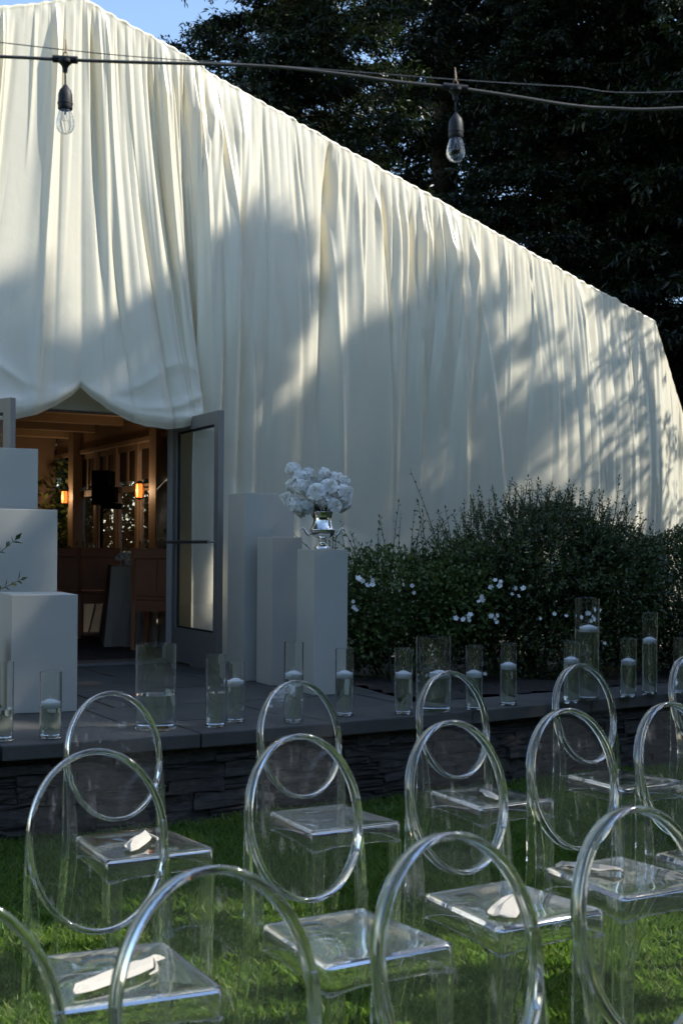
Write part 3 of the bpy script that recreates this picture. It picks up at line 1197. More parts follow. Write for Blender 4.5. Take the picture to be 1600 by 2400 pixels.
# ================================================================== STRING LIGHT
cab = [(-3.4, 3.3, 2.86), (-2.2, 3.18, 2.66), (-1.4, 3.1, 2.60), (-.823, 3.06, 2.568), (-.668, 3.05, 2.558), (-.497, 3.05, 2.5535), (-.345, 3.05, 2.551), (-.172, 3.05, 2.545), (-.009, 3.05, 2.529),
       (.123, 3.05, 2.512), (.266, 3.05, 2.498), (.398, 3.05, 2.480), (.531, 3.05, 2.460), (.632, 3.05, 2.453), (.805, 3.04, 2.452), (1.4, 3.03, 2.50), (2.6, 3.0, 2.62), (4.2, 2.95, 2.80)]


def smooth_path(P, n=6):
    P = [Vector(p) for p in P]
    out = []
    for i in range(len(P) - 1):
        p0, p1, p2, p3 = P[max(i - 1, 0)], P[i], P[i + 1], P[min(i + 2, len(P) - 1)]
        for k in range(n):
            t = k / n
            out.append(.5 * ((2 * p1) + (-p0 + p2) * t + (2 * p0 - 5 * p1 + 4 * p2 - p3) * t * t + (-p0 + 3 * p1 - 3 * p2 + p3) * t ** 3))
    out.append(P[-1])
    return out


tag(MB().tube(smooth_path(cab), .0042, 8).build('light_cable', 'cable_jacket', smooth='all'), 'thick grey string light cable crossing in front of the drape', 'cable')
wr = [(-3.4, 3.32, 2.99), (-2.2, 3.2, 2.80), (-.828, 3.07, 2.606), (-.673, 3.063, 2.587), (-.521, 3.065, 2.574), (-.347, 3.066, 2.563), (-.111, 3.063, 2.549), (.268, 3.063, 2.523), (.534, 3.066, 2.510), (.81, 3.06, 2.498), (2.0, 3.02, 2.56), (4.2, 2.95, 2.83)]
tag(MB().tube(smooth_path(wr), .0013, 6).build('support_wire', 'steel_wire', smooth='all'), 'thin steel support wire running along the light cable', 'wire')


def hanging_bulb(x, y, z, label, tilt, swing):
    t = thing('hanging_bulb', label, 'light bulb', (x, y, z), 0, 'bulbs of the string light')
    c = MB()
    # T connector: sleeve along the cable and a funnel below
    c.tube([(-.029, 0, .0009 + tilt * .029), (.029, 0, .0009 - tilt * .029)], .0088, 12)
    c.lathe([(.0, -.030), (.0058, -.030), (.0062, -.022), (.009, -.014), (.016, -.007), (.0165, 0), (0, .002)], 14)
    c.build('connector', 'rubber', t, smooth=True)
    h = MB()
    h.tube([(-.006, 0, .008), (-.004, 0, .016), (0, 0, .019), (.004, 0, .016), (.006, 0, .008)], .0014, 6)
    h.tube([(0, .004, .018), (.001, .006, .028), (-.001, .008, .052)], [.002, .0026, .0012], 6)
    h.build('hook', 'zip_tie', t)
    MB().tube([(0, 0, -.028), (swing * .5, 0, -.042), (swing, 0, -.064)], .0022, 7).build('cord', 'rubber', t, smooth=True)
    s = swing
    MB().lathe([(0, -.058), (.004, -.060), (.0075, -.066), (.0135, -.073), (.0168, -.083), (.0174, -.098), (.0174, -.1015), (.0186, -.1025), (.0186, -.106), (.0176, -.107), (.0176, -.117), (.0165, -.119), (0, -.118)], 22, (s, 0, 0)).build('socket', 'rubber', t, smooth=True)
    b = [(0, -.176), (.008, -.1755), (.015, -.172), (.020, -.165), (.0222, -.156), (.0215, -.147), (.0185, -.135), (.0155, -.124), (.0135, -.116), (.0, -.112)]
    bb = MB().lathe(b, 24, (s, 0, 0))
    bi = [(r * .955 if r else 0, zz * 1.0 + (.0006 if zz < -.15 else (-.0008 if zz > -.118 else 0))) for r, zz in b]
    bb.lathe(bi[::-1], 24, (s, 0, 0))
    bo = bb.build('bulb', 'bulb_glass', t, smooth=True, fix=False)
    f = MB()
    f.tube([(s - .002, 0, -.118), (s - .003, 0, -.135), (s - .006, 0, -.146)], .0006, 5)
    f.tube([(s + .002, 0, -.118), (s + .003, 0, -.135), (s + .006, 0, -.146)], .0006, 5)
    f.tube([(s - .006, 0, -.146), (s - .002, .003, -.143), (s + .002, -.003, -.146), (s + .006, 0, -.146)], .0005, 5)
    f.lathe([(0, -.116), (.0035, -.117), (.003, -.130), (0, -.132)], 8, (s, 0, 0))
    f.build('filament', 'filament', bo)


hanging_bulb(-.668, 3.05, 2.558, 'clear bulb in black socket hanging before the bright drape', .05, .001)
hanging_bulb(.262, 3.05, 2.4985, 'clear bulb in black socket hanging before the dark trees', .1, .002)

# ================================================================== CLEAR CHAIRS
CWB, CWF, CDP, CSZ = .302, .356, .372, .460


def trap_loop(ins, z, rad=.022):
    cs = [(-CWB / 2 + ins, -ins), (CWB / 2 - ins, -ins), (CWF / 2 - ins, -CDP + ins), (-CWF / 2 + ins, -CDP + ins)]
    r = max(rad - ins, .004)
    out = []
    for i in range(4):
        p0, p1, p2 = (Vector(cs[i - 1]), Vector(cs[i]), Vector(cs[(i + 1) % 4]))
        a, b = (p0 - p1).normalized(), (p2 - p1).normalized()
        A, B = p1 + a * r, p1 + b * r
        for k in range(6):
            t = k / 5
            q = A * (1 - t) ** 2 + p1 * 2 * t * (1 - t) + B * t * t
            out.append(q)
        C = p2 - b * r
        for t in (.2, .4, .6, .8):
            out.append(B + (C - B) * t)
    res = []
    for q in out:
        zz = z(q) if callable(z) else z
        res.append((q.x, q.y, zz))
    return res


def skirt(q):
    e = min(abs(q.x + CWF / 2), abs(q.x - CWF / 2)) if True else 0
    mid = 1 - min(1.0, min(abs(abs(q.x) - CWF / 2), 9) / .06)
    sidey = min(abs(q.y), abs(q.y + CDP)) / .06
    k = max(0, 1 - min(1, abs(abs(q.x) - .17) / .07)) * max(0, 1 - min(1, sidey))
    return CSZ - .062 - .012 * k


def seat_mesh():
    m = MB()
    L = [trap_loop(.11, CSZ - .0065), trap_loop(.05, CSZ - .003), trap_loop(.016, CSZ), trap_loop(.010, CSZ - .0002), trap_loop(.005, CSZ - .0018), trap_loop(.001, CSZ - .006), trap_loop(0, CSZ - .011), trap_loop(0, CSZ - .016),
         trap_loop(.0, lambda q: skirt(q) + .006), trap_loop(.0, lambda q: skirt(q) + .002), trap_loop(.002, skirt), trap_loop(.0045, skirt), trap_loop(.006, lambda q: skirt(q) + .002),
         trap_loop(.006, lambda q: skirt(q) + .006), trap_loop(.006, CSZ - .018), trap_loop(.0075, CSZ - .0125), trap_loop(.012, CSZ - .0095), trap_loop(.02, CSZ - .009), trap_loop(.05, CSZ - .010), trap_loop(.11, CSZ - .0125)]
    n = len(L[0])
    vs = [p for l in L for p in l]
    fs = []
    for i in range(len(L) - 1):
        for k in range(n):
            j = (k + 1) % n
            fs.append((i * n + k, i * n + j, (i + 1) * n + j, (i + 1) * n + k))
    vs += [(0, -CDP / 2, CSZ - .0065), (0, -CDP / 2, CSZ - .0125)]
    for k in range(n):
        j = (k + 1) % n
        fs.append((len(vs) - 2, j, k))
        fs.append((len(vs) - 1, (len(L) - 1) * n + k, (len(L) - 1) * n + j))
    m.add(vs, fs)
    return m.mesh('seat', 'clear_seat', True)


def back_mesh():
    m = MB()
    a, b, tl = .1680, .2150, math.atan2(.088, .42)
    cz, cyy = .701, .044
    W = .0125
    prof = [('f', .33, -.0025), ('f', .66, -.0025), ('f', .96, -.0025), ('i', W + .0012, -.0025), ('i', W, -.004), ('i', W, -.013), ('i', W - .001, -.0162), ('i', W - .0035, -.018), ('i', .0035, -.018), ('i', .001, -.0162), ('i', 0, -.013),
            ('i', 0, .013), ('i', .001, .0162), ('i', .0035, .018), ('i', W - .0035, .018), ('i', W - .001, .0162), ('i', W, .013), ('i', W, .004), ('i', W + .0012, .0025), ('f', .96, .0025), ('f', .66, .0025), ('f', .33, .0025)]
    n = 72
    vs, fs = [], []

    def P(x, t, dp):
        return (x, cyy + t * math.sin(tl) + dp * math.cos(tl), cz + t * math.cos(tl) - dp * math.sin(tl))
    for ty_, q, dp in prof:
        for k in range(n):
            w = 2 * math.pi * k / n
            if ty_ == 'f':
                vs.append(P((a - W) * q * math.cos(w), (b - W) * q * math.sin(w), dp))
            else:
                vs.append(P((a - q) * math.cos(w), (b - q) * math.sin(w), dp))
    for i in range(len(prof) - 1):
        for k in range(n):
            j = (k + 1) % n
            fs.append((i * n + k, i * n + j, (i + 1) * n + j, (i + 1) * n + k))
    vs += [P(0, 0, -.0025), P(0, 0, .0025)]
    for k in range(n):
        j = (k + 1) % n
        fs.append((len(vs) - 2, j, k))
        fs.append((len(vs) - 1, (len(prof) - 1) * n + k, (len(prof) - 1) * n + j))
    m.add(vs, fs)
    return m.mesh('backrest', 'clear_back', True)


def l_leg(stations, sx, ydir, t=.0115):
    rings = []
    for z, x, y, wx_, wy_ in stations:
        tt = min(t, wx_ * .8, wy_ * .8)
        pl = [(0, 0), (wx_, 0), (wx_, tt), (tt, tt), (tt, wy_), (0, wy_)]
        rings.append([(sx * (x - px_), y + ydir * py_, z) for px_, py_ in pl])
    m = MB().loft(rings)
    return m


FRONT = [(.3965, CWF / 2 - .001, -CDP + .001, .050, .050), (.30, CWF / 2 - .002, -CDP + .002, .047, .047), (.0, CWF / 2 - .004, -CDP + .004, .038, .038)]
BACK = [(.735, .1655, .042, .006, .012), (.70, .1690, .036, .010, .018), (.64, .1705, .026, .019, .030), (.58, .1715, .015, .027, .040), (.50, .172, .005, .033, .047), (.44, .173, .003, .035, .050),
        (.36, .1745, .008, .036, .050), (.2, .182, .036, .034, .046), (.0, .192, .095, .029, .038)]
SEAT_ME, BACK_ME = seat_mesh(), back_mesh()
LEGS = []
for sx in (-1, 1):
    LEGS.append(l_leg(FRONT, sx, 1).mesh('leg', 'clear_leg', True))
    LEGS.append(l_leg(BACK, sx, 1).mesh('leg', 'clear_leg', True))


def clear_chair(x, y, ang, label):
    t = thing('clear_chair', label, 'chair', (x, y, 0), R_(ang), 'clear plastic oval-back chairs on the lawn')
    put('seat', SEAT_ME, t)
    put('backrest', BACK_ME, t)
    for me in LEGS:
        o = put('leg', me, t)
        bv = o.modifiers.new('bevel', 'BEVEL')
        bv.width = .0032
        bv.segments = 3
        bv.harden_normals = False
    return t


CH = [(-.73, 4.229, 31, 'in the row by the stone wall, at its left end'),
      (-.124, 4.642, 30.5, 'in the row by the stone wall, second from left, empty seat'),
      (.474, 5.065, 31, 'in the row by the stone wall, third from left'),
      (1.072, 5.452, 32, 'in the row by the stone wall, fourth from left, empty seat'),
      (1.70, 6.0, 36, 'in the row by the stone wall, cut by the right edge'),
      (-.553, 2.994, 24, 'in the middle row, leftmost, long folded paper on seat'),
      (-.067, 3.276, 31.5, 'in the middle row, second from left, empty seat'),
      (.355, 3.572, 31.4, 'in the middle row, third from left, flat folded paper on seat'),
      (.735, 3.87, 30, 'in the middle row, fourth from left, rolled paper on seat'),
      (1.10, 4.06, 32, 'in the middle row, fifth from left, cut by the right edge'),
      (-.156, 1.876, 30, 'in the nearest row, second from left, only its arch showing'),
      (.228, 2.124, 31, 'in the nearest row, third from left, low centre right'),
      (.598, 2.36, 31, 'in the nearest row, rightmost'),
      (-.515, 1.70, 27, 'at the lower left corner, only a sliver of its arch in view'),
      (.475, 1.33, 31, 'at the lower right corner, barely in view')]
for x, y, a, d in CH:
    clear_chair(x, y, a, 'clear oval-back chair ' + d)


# ------------------------------------------------------------------ paper packets lying on seats
def packet(p0, p1, wmax, label, flat=.22, tail=True, z=CSZ + .001):
    p0, p1 = Vector((*p0, 0)), Vector((*p1, 0))
    ax = (p1 - p0)
    L = ax.length
    ang = math.atan2(ax.y, ax.x)
    m = MB()
    rings = []
    st = [(0, .10, .3), (.03, .30, .5), (.12, .72, .8), (.35, 1.0, 1.0), (.6, .97, 1.0), (.78, .80, .9), (.86, .45, .9), (.9, .22, 1.0), (1.0, .42, .35)] if tail else \
         [(0, .92, .25), (.05, 1.0, .45), (.35, 1.02, .8), (.65, .95, .9), (.9, .7, .8), (1.0, .35, .5)]
    for u, w, hh in st:
        hw_, hh_ = w * wmax / 2, wmax * flat * hh
        x, wob = u * L, .006 * math.sin(u * 6)
        ring = [(x, -hw_ + wob, .003), (x + .003, -hw_ * .55 + wob, hh_ * .8), (x, hw_ * .15 + wob, hh_ * 1.05 + .002), (x - .003, hw_ * .6 + wob, hh_ * .45),
                (x, hw_ + wob, .006 + .004 * math.sin(u * 11)), (x, hw_ * .3 + wob, .0015), (x, -hw_ * .5 + wob, .001)]
        rings.append(ring)
    m.loft(rings)
    o = m.build('paper_packet', 'paper', None, smooth=False, loc=(p0.x, p0.y, z), rz=ang)
    if tail:
        b = MB()
        b.tube([(.87 * L, -.012, .012), (.80 * L, -.035, .006), (.72 * L, -.052, .003), (.62 * L, -.055, .003)], [.002, .0035, .004, .002], 6)
        b.build('ribbon', 'paper', o)
    return tag(o, label, 'paper', 'folded paper packets on the chairs')


packet((-.548, 2.668), (-.405, 2.912), .066, 'long folded paper packet on the leftmost chair of the middle row')
packet((.415, 3.262), (.492, 3.478), .078, 'flat folded paper on the seat near the middle of the lawn', tail=False)
packet((.826, 3.735), (.640, 3.785), .034, 'rolled paper lying across the seat at right', flat=.5)
packet((-.638, 3.93), (-.632, 4.17), .062, 'twisted paper packet on the leftmost chair by the stone wall', flat=.3)
packet((.60, 4.80), (.545, 4.97), .050, 'small folded paper on the third chair by the stone wall', tail=False)

# ================================================================== INTERIOR FURNITURE
def dining_chair(x, y, ang, label):
    t = thing('dining_chair', label, 'chair', (x, y, ZT), ang, 'cherry wood dining chairs inside the doorway')
    # local: back at y=0 towards the camera, seat goes +y
    for sx in (-1, 1):
        MB().loft([[(sx * .20 + dx, dy + yy, z) for dx, dy in ((-.018, -.02), (.018, -.02), (.018, .02), (-.018, .02))] for z, yy in ((0, -.03), (.45, 0), (.92, -.05))]).build('leg', 'cherry_wood', t)
        MB().box((sx * .19, .40, .225), (.036, .036, .45)).build('leg', 'cherry_wood', t)
    MB().box((0, -.045, .875), (.44, .028, .095)).build('top_rail', 'cherry_wood', t, bevel=.006)
    MB().box((0, -.022, .52), (.37, .02, .05)).build('lower_rail', 'cherry_wood', t)
    MB().box((0, -.030, .685), (.37, .012, .30)).build('back_panel', 'cherry_wood', t)
    MB().box((0, -.040, .685), (.035, .016, .30)).build('slat', 'cherry_wood', t)
    MB().box((0, .20, .465), (.43, .44, .035)).build('seat', 'cherry_wood', t, bevel=.01)
    for y_ in (.0, .40):
        MB().box((0, y_, .415), (.37, .02, .13)).build('apron', 'cherry_wood', t)


dining_chair(-2.48, 13.1, R_(8), 'cherry wood dining chair facing away under the black speaker')
dining_chair(-2.86, 13.0, R_(10), 'cherry wood dining chair half hidden by the middle left pedestal')
dining_chair(-1.68, 11.62, R_(-6), 'cherry wood dining chair just inside the open door leaf')


def cloth_table(x, y, w, d, ang, label):
    t = thing('dining_table', label, 'table', (x, y, ZT), ang)
    m = MB()
    rings = []
    n = 64
    for z, gr in ((.0, .055), (.25, .035), (.55, .012), (.745, 0), (.752, -.006)):
        ring = []
        for k in range(n):
            a = 2 * math.pi * k / n
            c, s = math.cos(a), math.sin(a)
            e = 1 / max(abs(c), abs(s))
            px_, py_ = c * e * w / 2, s * e * d / 2
            f = 1 + (gr + gr * .5 * math.sin(k * 1.9)) / (w / 2)
            ring.append((px_ * f, py_ * f, z))
        rings.append(ring)
    m.loft(rings)
    m.build('tablecloth', 'linen', t, smooth=True)


cloth_table(-2.0, 12.78, .62, 1.3, R_(12), 'dining table under a floor-length pale cloth inside the doorway')
cloth_table(-2.95, 14.5, 1.5, .9, R_(20), 'farther cloth-covered dining table behind the wooden chairs')
for i, (x, y, r, h, lab) in enumerate(((-1.93, 12.4, .032, .24, 'tall clear glass cylinder on the indoor table, nearer the door'), (-1.80, 12.5, .037, .18, 'shorter clear glass cylinder on the indoor table by the door'),
                                     (-2.78, 14.25, .045, .22, 'clear glass cylinder on the far indoor table under the speaker'), (-2.55, 14.4, .035, .13, 'small clear glass on the far indoor table'))):
    t = MB().lathe([(0, 0), (r, 0), (r, h), (r - .003, h), (r - .003, .01), (0, .01)], 20).build('glass_cylinder', 'vase_glass', None, smooth=True, loc=(x, y, ZT + .754))
    tag(t, lab, 'vase', 'glass cylinders on the indoor tables')
# speaker on stand
sp = thing('loudspeaker', 'black loudspeaker raised on a stand in the dining room', 'speaker', (-2.66, 14.2, ZT))
cab_ = MB()
cab_.loft([[(-.10, -.10, z), (.10, -.10, z), (.125, .12, z), (-.125, .12, z)] for z in (1.40, 1.78)])
so = cab_.build('cabinet', 'black_plastic', sp, bevel=.015)
MB().box((0, -.105, 1.59), (.17, .012, .32)).build('grille', 'rubber', so)
st = MB()
st.tube([(0, 0, .05), (0, 0, 1.40)], .018, 10)
st.build('stand_pole', 'black_plastic', sp)
for k in range(3):
    a = k * 2.094 + .4
    MB().tube([(0, 0, .55), (.42 * math.cos(a), .42 * math.sin(a), .012)], .012, 8).build('leg', 'black_plastic', sp)
sl = thing('stage_light', 'black stage light clamped beside the loudspeaker', 'light', (-2.50, 14.0, ZT + 1.50))
MB().lathe([(0, -.08), (.05, -.08), (.06, 0), (.05, .09), (0, .1)], 16).build('head', 'black_plastic', sl, smooth=True)
MB().box((0, 0, -.12), (.20, .14, .06)).build('base', 'black_plastic', sl, bevel=.01)
MB().tube([(0, 0, -.12), (-.16, .2, -.2)], .012, 8).build('bracket', 'black_plastic', sl)
# indoor flowers
fl = thing('flower_arrangement', 'low cream flowers trailing over the indoor table end', 'flowers', (-2.05, 12.3, ZT + .76))
for k in range(11):
    o = put('bloom', HYD if k % 2 else ROSE, fl, (rg.uniform(-.10, .12), rg.uniform(-.08, .25), rg.uniform(.0, .10)))
    o.scale = (.045,) * 3
    o.rotation_euler = tuple(rg.uniform(0, 6, 3))

# trees outside the picture (right of the lawn, and added behind the camera to block bright sky)
SHADE = [(13.0, 8.95, 3, .4, .955, 'redwood right of the lawn level with the drape'),
         (10.6, 10.05, 6, 1.2, .80, 'middle-sized redwood right of the lawn level with the drape'),
         (11.7, 11.0, 6, 3.7, .755, 'slender redwood right of the lawn beside the middle-sized one'),
         (12.8, 7.5, 3, 2.6, .84, 'redwood right of the lawn level with the pedestals'),
         (12.5, 5.75, 3, 2.0, .80, 'redwood right of the lawn level with the terrace wall'),
         (13.4, 2.9, 4, 2.9, .66, 'thin redwood right of the lawn level with the chairs'),
         (15.6, 15.0, 4, 1.0, .8, 'thin redwood right of the lawn beyond the drape corner'),
         (6.7, 12.45, 5, 4.4, .435, 'young redwood just beyond the right drape corner'),
         (9.3, 11.55, 5, 2.2, .57, 'young redwood right of the lawn before the right drape'),
         (11.5, -7.5, 0, 1.0, .70, 'redwood added behind the camera at the right corner to block sky'),
         (13.2, -5.9, 1, 3.4, .72, 'redwood added behind the hedge at the right corner to block sky'),
         (15.2, -3.0, 1, 2.0, .66, 'redwood added right of the lawn behind the camera to block sky'),
         (16.5, -.6, 0, 5.0, .62, 'redwood added right of the lawn beside the camera to block sky'),
         (-4.0, -6.6, 2, 2.0, .66, 'redwood added behind the camera at left to block sky'),
         (1.0, -6.8, 0, 3.0, .64, 'redwood added behind the camera to block sky'),
         (5.8, -6.5, 1, 4.0, .62, 'redwood added behind the camera at right to block sky')]

# ================================================================== SHRUBS in the bed
def ball_foliage(g, c, rad, n, ll, lw, lump=.16, shell=.55, flat_bottom=None):
    d = unit(g.normal(size=(n, 3)))
    lum = wave(g, 14, 2.5, 7)(d * 1.0)
    r = (shell + (1 - shell) * g.random(n) ** .45) * (1 + lump * lum * 2.2)
    p = d * r[:, None] * np.array(rad) + np.array(c)
    if flat_bottom is not None:
        p[:, 2] = np.maximum(p[:, 2], flat_bottom + g.random(n) * .15)
    dr = unit(d * .7 + g.normal(size=(n, 3)) * .6 + np.array([0, 0, .35]))
    nr = unit(g.normal(size=(n, 3)) + np.array([0, 0, .8]) + d * .5)
    return leaves(p, dr, nr, ll * g.uniform(.6, 1.25, n), lw * g.uniform(.7, 1.2, n))


def sprigs(g, bases, dirs, L, nleaf, ll, lw, sm, curve=.25, pair=True):
    """upright shoots; stem tubes go to sm (MB), leaves returned"""
    PP, DD, NN = [], [], []
    for b, d in zip(bases, dirs):
        ln = L * g.uniform(.55, 1.2)
        d = unit(np.array(d)[None])[0]
        bend = g.normal(size=3) * curve
        pts = []
        for k in range(5):
            t = k / 4
            pts.append(np.array(b) + (d * t + bend * t * t * .5) * ln)
        sm.tube([tuple(p) for p in pts], [.004, .0034, .0028, .002, .0012], 4, cap=False)
        for k in range(nleaf):
            t = (k + .6) / nleaf
            q = np.array(b) + (d * t + bend * t * t * .5) * ln
            for sgn in ((1, -1) if pair else (1 if k % 2 else -1,)):
                a = k * 1.57 + g.uniform(-.4, .4)
                side = unit(np.cross(d, np.array([math.cos(a), math.sin(a), .1]))[None])[0] * sgn
                PP.append(q)
                DD.append(side * .8 + d * .75)
                NN.append(d + g.normal(size=3) * .3)
        PP.append(pts[-1])
        DD.append(d)
        NN.append(g.normal(size=3))
    n = len(PP)
    return leaves(np.array(PP), np.array(DD), np.array(NN), ll * g.uniform(.6, 1.2, n), lw * g.uniform(.7, 1.2, n))


def merge(parts):
    vs, fs, k = [], [], 0
    for v, f in parts:
        vs.append(v)
        fs.append(f + k)
        k += len(v)
    return np.concatenate(vs), np.concatenate(fs)


def blossom_mesh():
    m = MB()
    for k in range(5):
        a = k * 2 * math.pi / 5
        d = Vector((math.cos(a), math.sin(a), .25))
        e = Vector((-math.sin(a), math.cos(a), 0))
        m.add([(0, 0, 0), tuple(d * .6 + e * .42), tuple(d * 1.0 + Vector((0, 0, .12))), tuple(d * .6 - e * .42)], [(0, 1, 2, 3)])
    m.lathe([(0, .16), (.14, .10), (0, .02)], 6)
    return m.mesh('blossom', 'petal', False, fix=False)


BLOSSOM = blossom_mesh()


def shrub(name, label, loc, leafmat, builder, group='shrubs along the drape', blossoms=()):
    t = thing(name, label, 'shrub', loc, 0, group)
    sm = MB()
    v, f = builder(sm)
    fo = put('foliage', np_mesh('foliage', v, f, leafmat), t)
    fo['kind'] = 'stuff'
    sm.build('stems', 'stem', t, smooth=True, fix=False)['kind'] = 'stuff'
    for (x, y, z, s) in blossoms:
        o = put('blossom', BLOSSOM, t, (x, y, z))
        o.scale = (s, s, s)
        o.rotation_euler = (R_(70) + random.uniform(-.5, .5), random.uniform(-.5, .5), random.uniform(-.5, .5))
    return t


random.seed(9)


def clusters(lst, n0, n1, sp, s):
    out = []
    for x, y, z in lst:
        for k in range(random.randint(n0, n1)):
            out.append((x + random.uniform(-sp, sp) * 1.6, y + random.uniform(-sp, sp) * .5, z + random.uniform(-sp, sp), s * random.uniform(.75, 1.2)))
    return out


def build_rose(sm):
    g = np.random.default_rng(31)
    parts = [ball_foliage(g, (0, .0, .52), (.60, .45, .42), 9000, .042, .024, lump=.30, shell=.30),
             ball_foliage(g, (.42, -.15, .60), (.42, .35, .36), 5000, .042, .024, lump=.30, shell=.3),
             ball_foliage(g, (-.30, .10, .42), (.32, .35, .32), 3500, .042, .024, lump=.3, shell=.3),
             ball_foliage(g, (.2, .1, .16), (.72, .40, .30), 1100, .04, .022, lump=.3, shell=.3)]
    bs, ds = [], []
    for k in range(80):
        a = g.uniform(-.55, .8)
        bs.append((a, g.uniform(-.25, .2), .70 + g.uniform(-.12, .12)))
        ds.append((g.normal() * .35 + .1 * a, g.normal() * .25, 1))
    parts.append(sprigs(g, bs, ds, .36, 8, .036, .018, sm, .35, pair=False))
    cb = [(g.uniform(-.35, .7), g.uniform(-.2, .1), .62) for k in range(14)]
    parts.append(sprigs(g, cb, [(g.normal() * .25 - .05, g.normal() * .1, 1) for k in range(14)], .62, 12, .036, .018, sm, .3, pair=False))
    # the long cane leaning left against the drape
    parts.append(sprigs(g, [(.32, .0, .55)], [(-.33, 0, 1)], .95, 15, .045, .022, sm, .15, pair=False))
    parts.append(sprigs(g, [(.34, .0, .75), (.5, .05, .75), (.62, .0, .8), (.7, .1, .85)], [(-.2, 0, 1), (.05, 0, 1), (.1, 0, 1), (.1, 0, 1)], .62, 14, .032, .016, sm, .2, pair=False))
    for k in range(16):
        a = g.uniform(-.4, .6)
        sm.tube([(a * .4, g.normal() * .1, 0), (a * .8, g.normal() * .12, .3), (a + g.normal() * .1, g.normal() * .12, .62)], [.010, .008, .004], 5)
    return merge(parts)


bl = clusters([(-.25, -.42, .72), (-.36, -.40, .55), (.42, -.50, .50), (.62, -.47, .47)], 4, 7, .035, .022) + clusters([(.10, -.42, .68), (.66, -.44, .72), (.80, -.45, .66), (.55, -.5, .60), (.55, -.55, .10)], 2, 5, .03, .020)
shrub('rose_bush', 'loose rose bush with white blossoms and long canes right of the urn', (.42, 9.35, .45), 'rose_leaf', build_rose, blossoms=bl)


def build_privet(sm):
    g = np.random.default_rng(32)
    parts = [ball_foliage(g, (-.40, -.02, .62), (.48, .52, .46), 13000, .040, .017, lump=.22, shell=.40),
             ball_foliage(g, (.08, .02, .76), (.52, .58, .58), 17000, .040, .017, lump=.22, shell=.40),
             ball_foliage(g, (.50, -.02, .66), (.42, .52, .50), 12000, .042, .018, lump=.22, shell=.40),
             ball_foliage(g, (-.05, 0, .30), (.80, .58, .34), 8000, .038, .016, lump=.14, shell=.5)]
    bs, ds = [], []
    for k in range(170):
        a = g.uniform(0, 6.283)
        r = g.random() ** .5
        x, y = .80 * r * math.cos(a), .52 * r * math.sin(a)
        zt_ = .72 + .60 * math.sqrt(max(0, 1 - (x / .88) ** 2 - (y / .64) ** 2))
        bs.append((x, y, zt_ - .06))
        ds.append((x * .35 + g.normal() * .2, y * .35 + g.normal() * .2, 1))
    parts.append(sprigs(g, bs, ds, .19, 6, .036, .013, sm, .25))
    bs, ds = [], []
    for k in range(300):
        d_ = unit(g.normal(size=(1, 3)))[0]
        d_[1] = -abs(d_[1])
        d_[2] = abs(d_[2]) * .9 - .15
        bs.append(tuple(d_ * np.array([.84, .62, .60]) * g.uniform(.85, 1.04) + np.array([0, 0, .70])))
        ds.append(tuple(d_ + np.array([0, 0, .5]) + g.normal(size=3) * .25))
    parts.append(sprigs(g, bs, ds, .17, 6, .038, .015, sm, .3))
    parts.append(sprigs(g, [(.40, -.1, 1.22), (.50, -.1, 1.14)], [(.02, 0, 1), (.2, 0, 1)], .30, 8, .034, .012, sm, .1))
    for k in range(22):
        a = g.uniform(-.5, .5)
        sm.tube([(a * .6, g.normal() * .12, 0), (a + g.normal() * .1, g.normal() * .2, .5)], [.014, .006], 5)
    return merge(parts)


bl2 = clusters([(.22, -.66, .50)], 5, 7, .045, .019) + clusters([(-.10, -.68, .49), (-.03, -.68, .50), (.06, -.68, .485), (.34, -.62, .30)], 1, 1, .015, .018)
shrub('privet_shrub', 'large rounded dark green shrub in front of the right drape', (1.50, 9.55, .45), 'privet_leaf', build_privet, blossoms=bl2)


def build_privet2(sm):
    g = np.random.default_rng(33)
    parts = [ball_foliage(g, (0, 0, .62), (.78, .62, .52), 22000, .042, .017, lump=.20, shell=.5),
             ball_foliage(g, (0, 0, .24), (.74, .56, .30), 6000, .04, .017, lump=.12, shell=.5)]
    bs, ds = [], []
    for k in range(90):
        a = g.uniform(0, 6.283)
        r = g.random() ** .5
        x, y = .72 * r * math.cos(a), .52 * r * math.sin(a)
        zt_ = .62 + .52 * math.sqrt(max(0, 1 - (x / .8) ** 2 - (y / .64) ** 2))
        bs.append((x, y, zt_ - .06))
        ds.append((x * .3 + g.normal() * .2, y * .3 + g.normal() * .2, 1))
    parts.append(sprigs(g, bs, ds, .12, 5, .038, .014, sm, .2))
    for k in range(16):
        a = g.uniform(-.4, .4)
        sm.tube([(a * .6, g.normal() * .12, 0), (a + g.normal() * .1, g.normal() * .2, .5)], [.014, .006], 5)
    return merge(parts)


bl3 = clusters([(-.62, -.46, .72), (-.40, -.6, .78), (-.2, -.66, .55)], 1, 2, .03, .018)
shrub('privet_shrub', 'lighter green clipped shrub cut by the right edge of the picture', (2.83, 10.15, .45), 'privet_leaf', build_privet2, blossoms=bl3)
g_ = np.random.default_rng(77)


def build_back(sm):
    g = np.random.default_rng(34)
    p = [ball_foliage(g, (0, 0, .9), (1.6, .7, .9), 14000, .06, .03, lump=.2, shell=.4)]
    sm.tube([(0, 0, 0), (0, 0, .8)], [.03, .01], 6)
    return merge(p)


for (x, y, sc, lab) in ((-5.2, 21.6, 2.0, 'garden shrub outside the far dining room windows, left of the speaker'), (-2.2, 20.2, 1.9, 'garden shrub outside the dining room windows behind the speaker'), (.2, 16.0, 1.5, 'garden shrub outside the dining room windows, right of the speaker')):
    shrub('garden_shrub', lab, (x, y, 0), 'rose_leaf', build_back, group='shrubs outside the windows').scale = (sc, sc, sc)

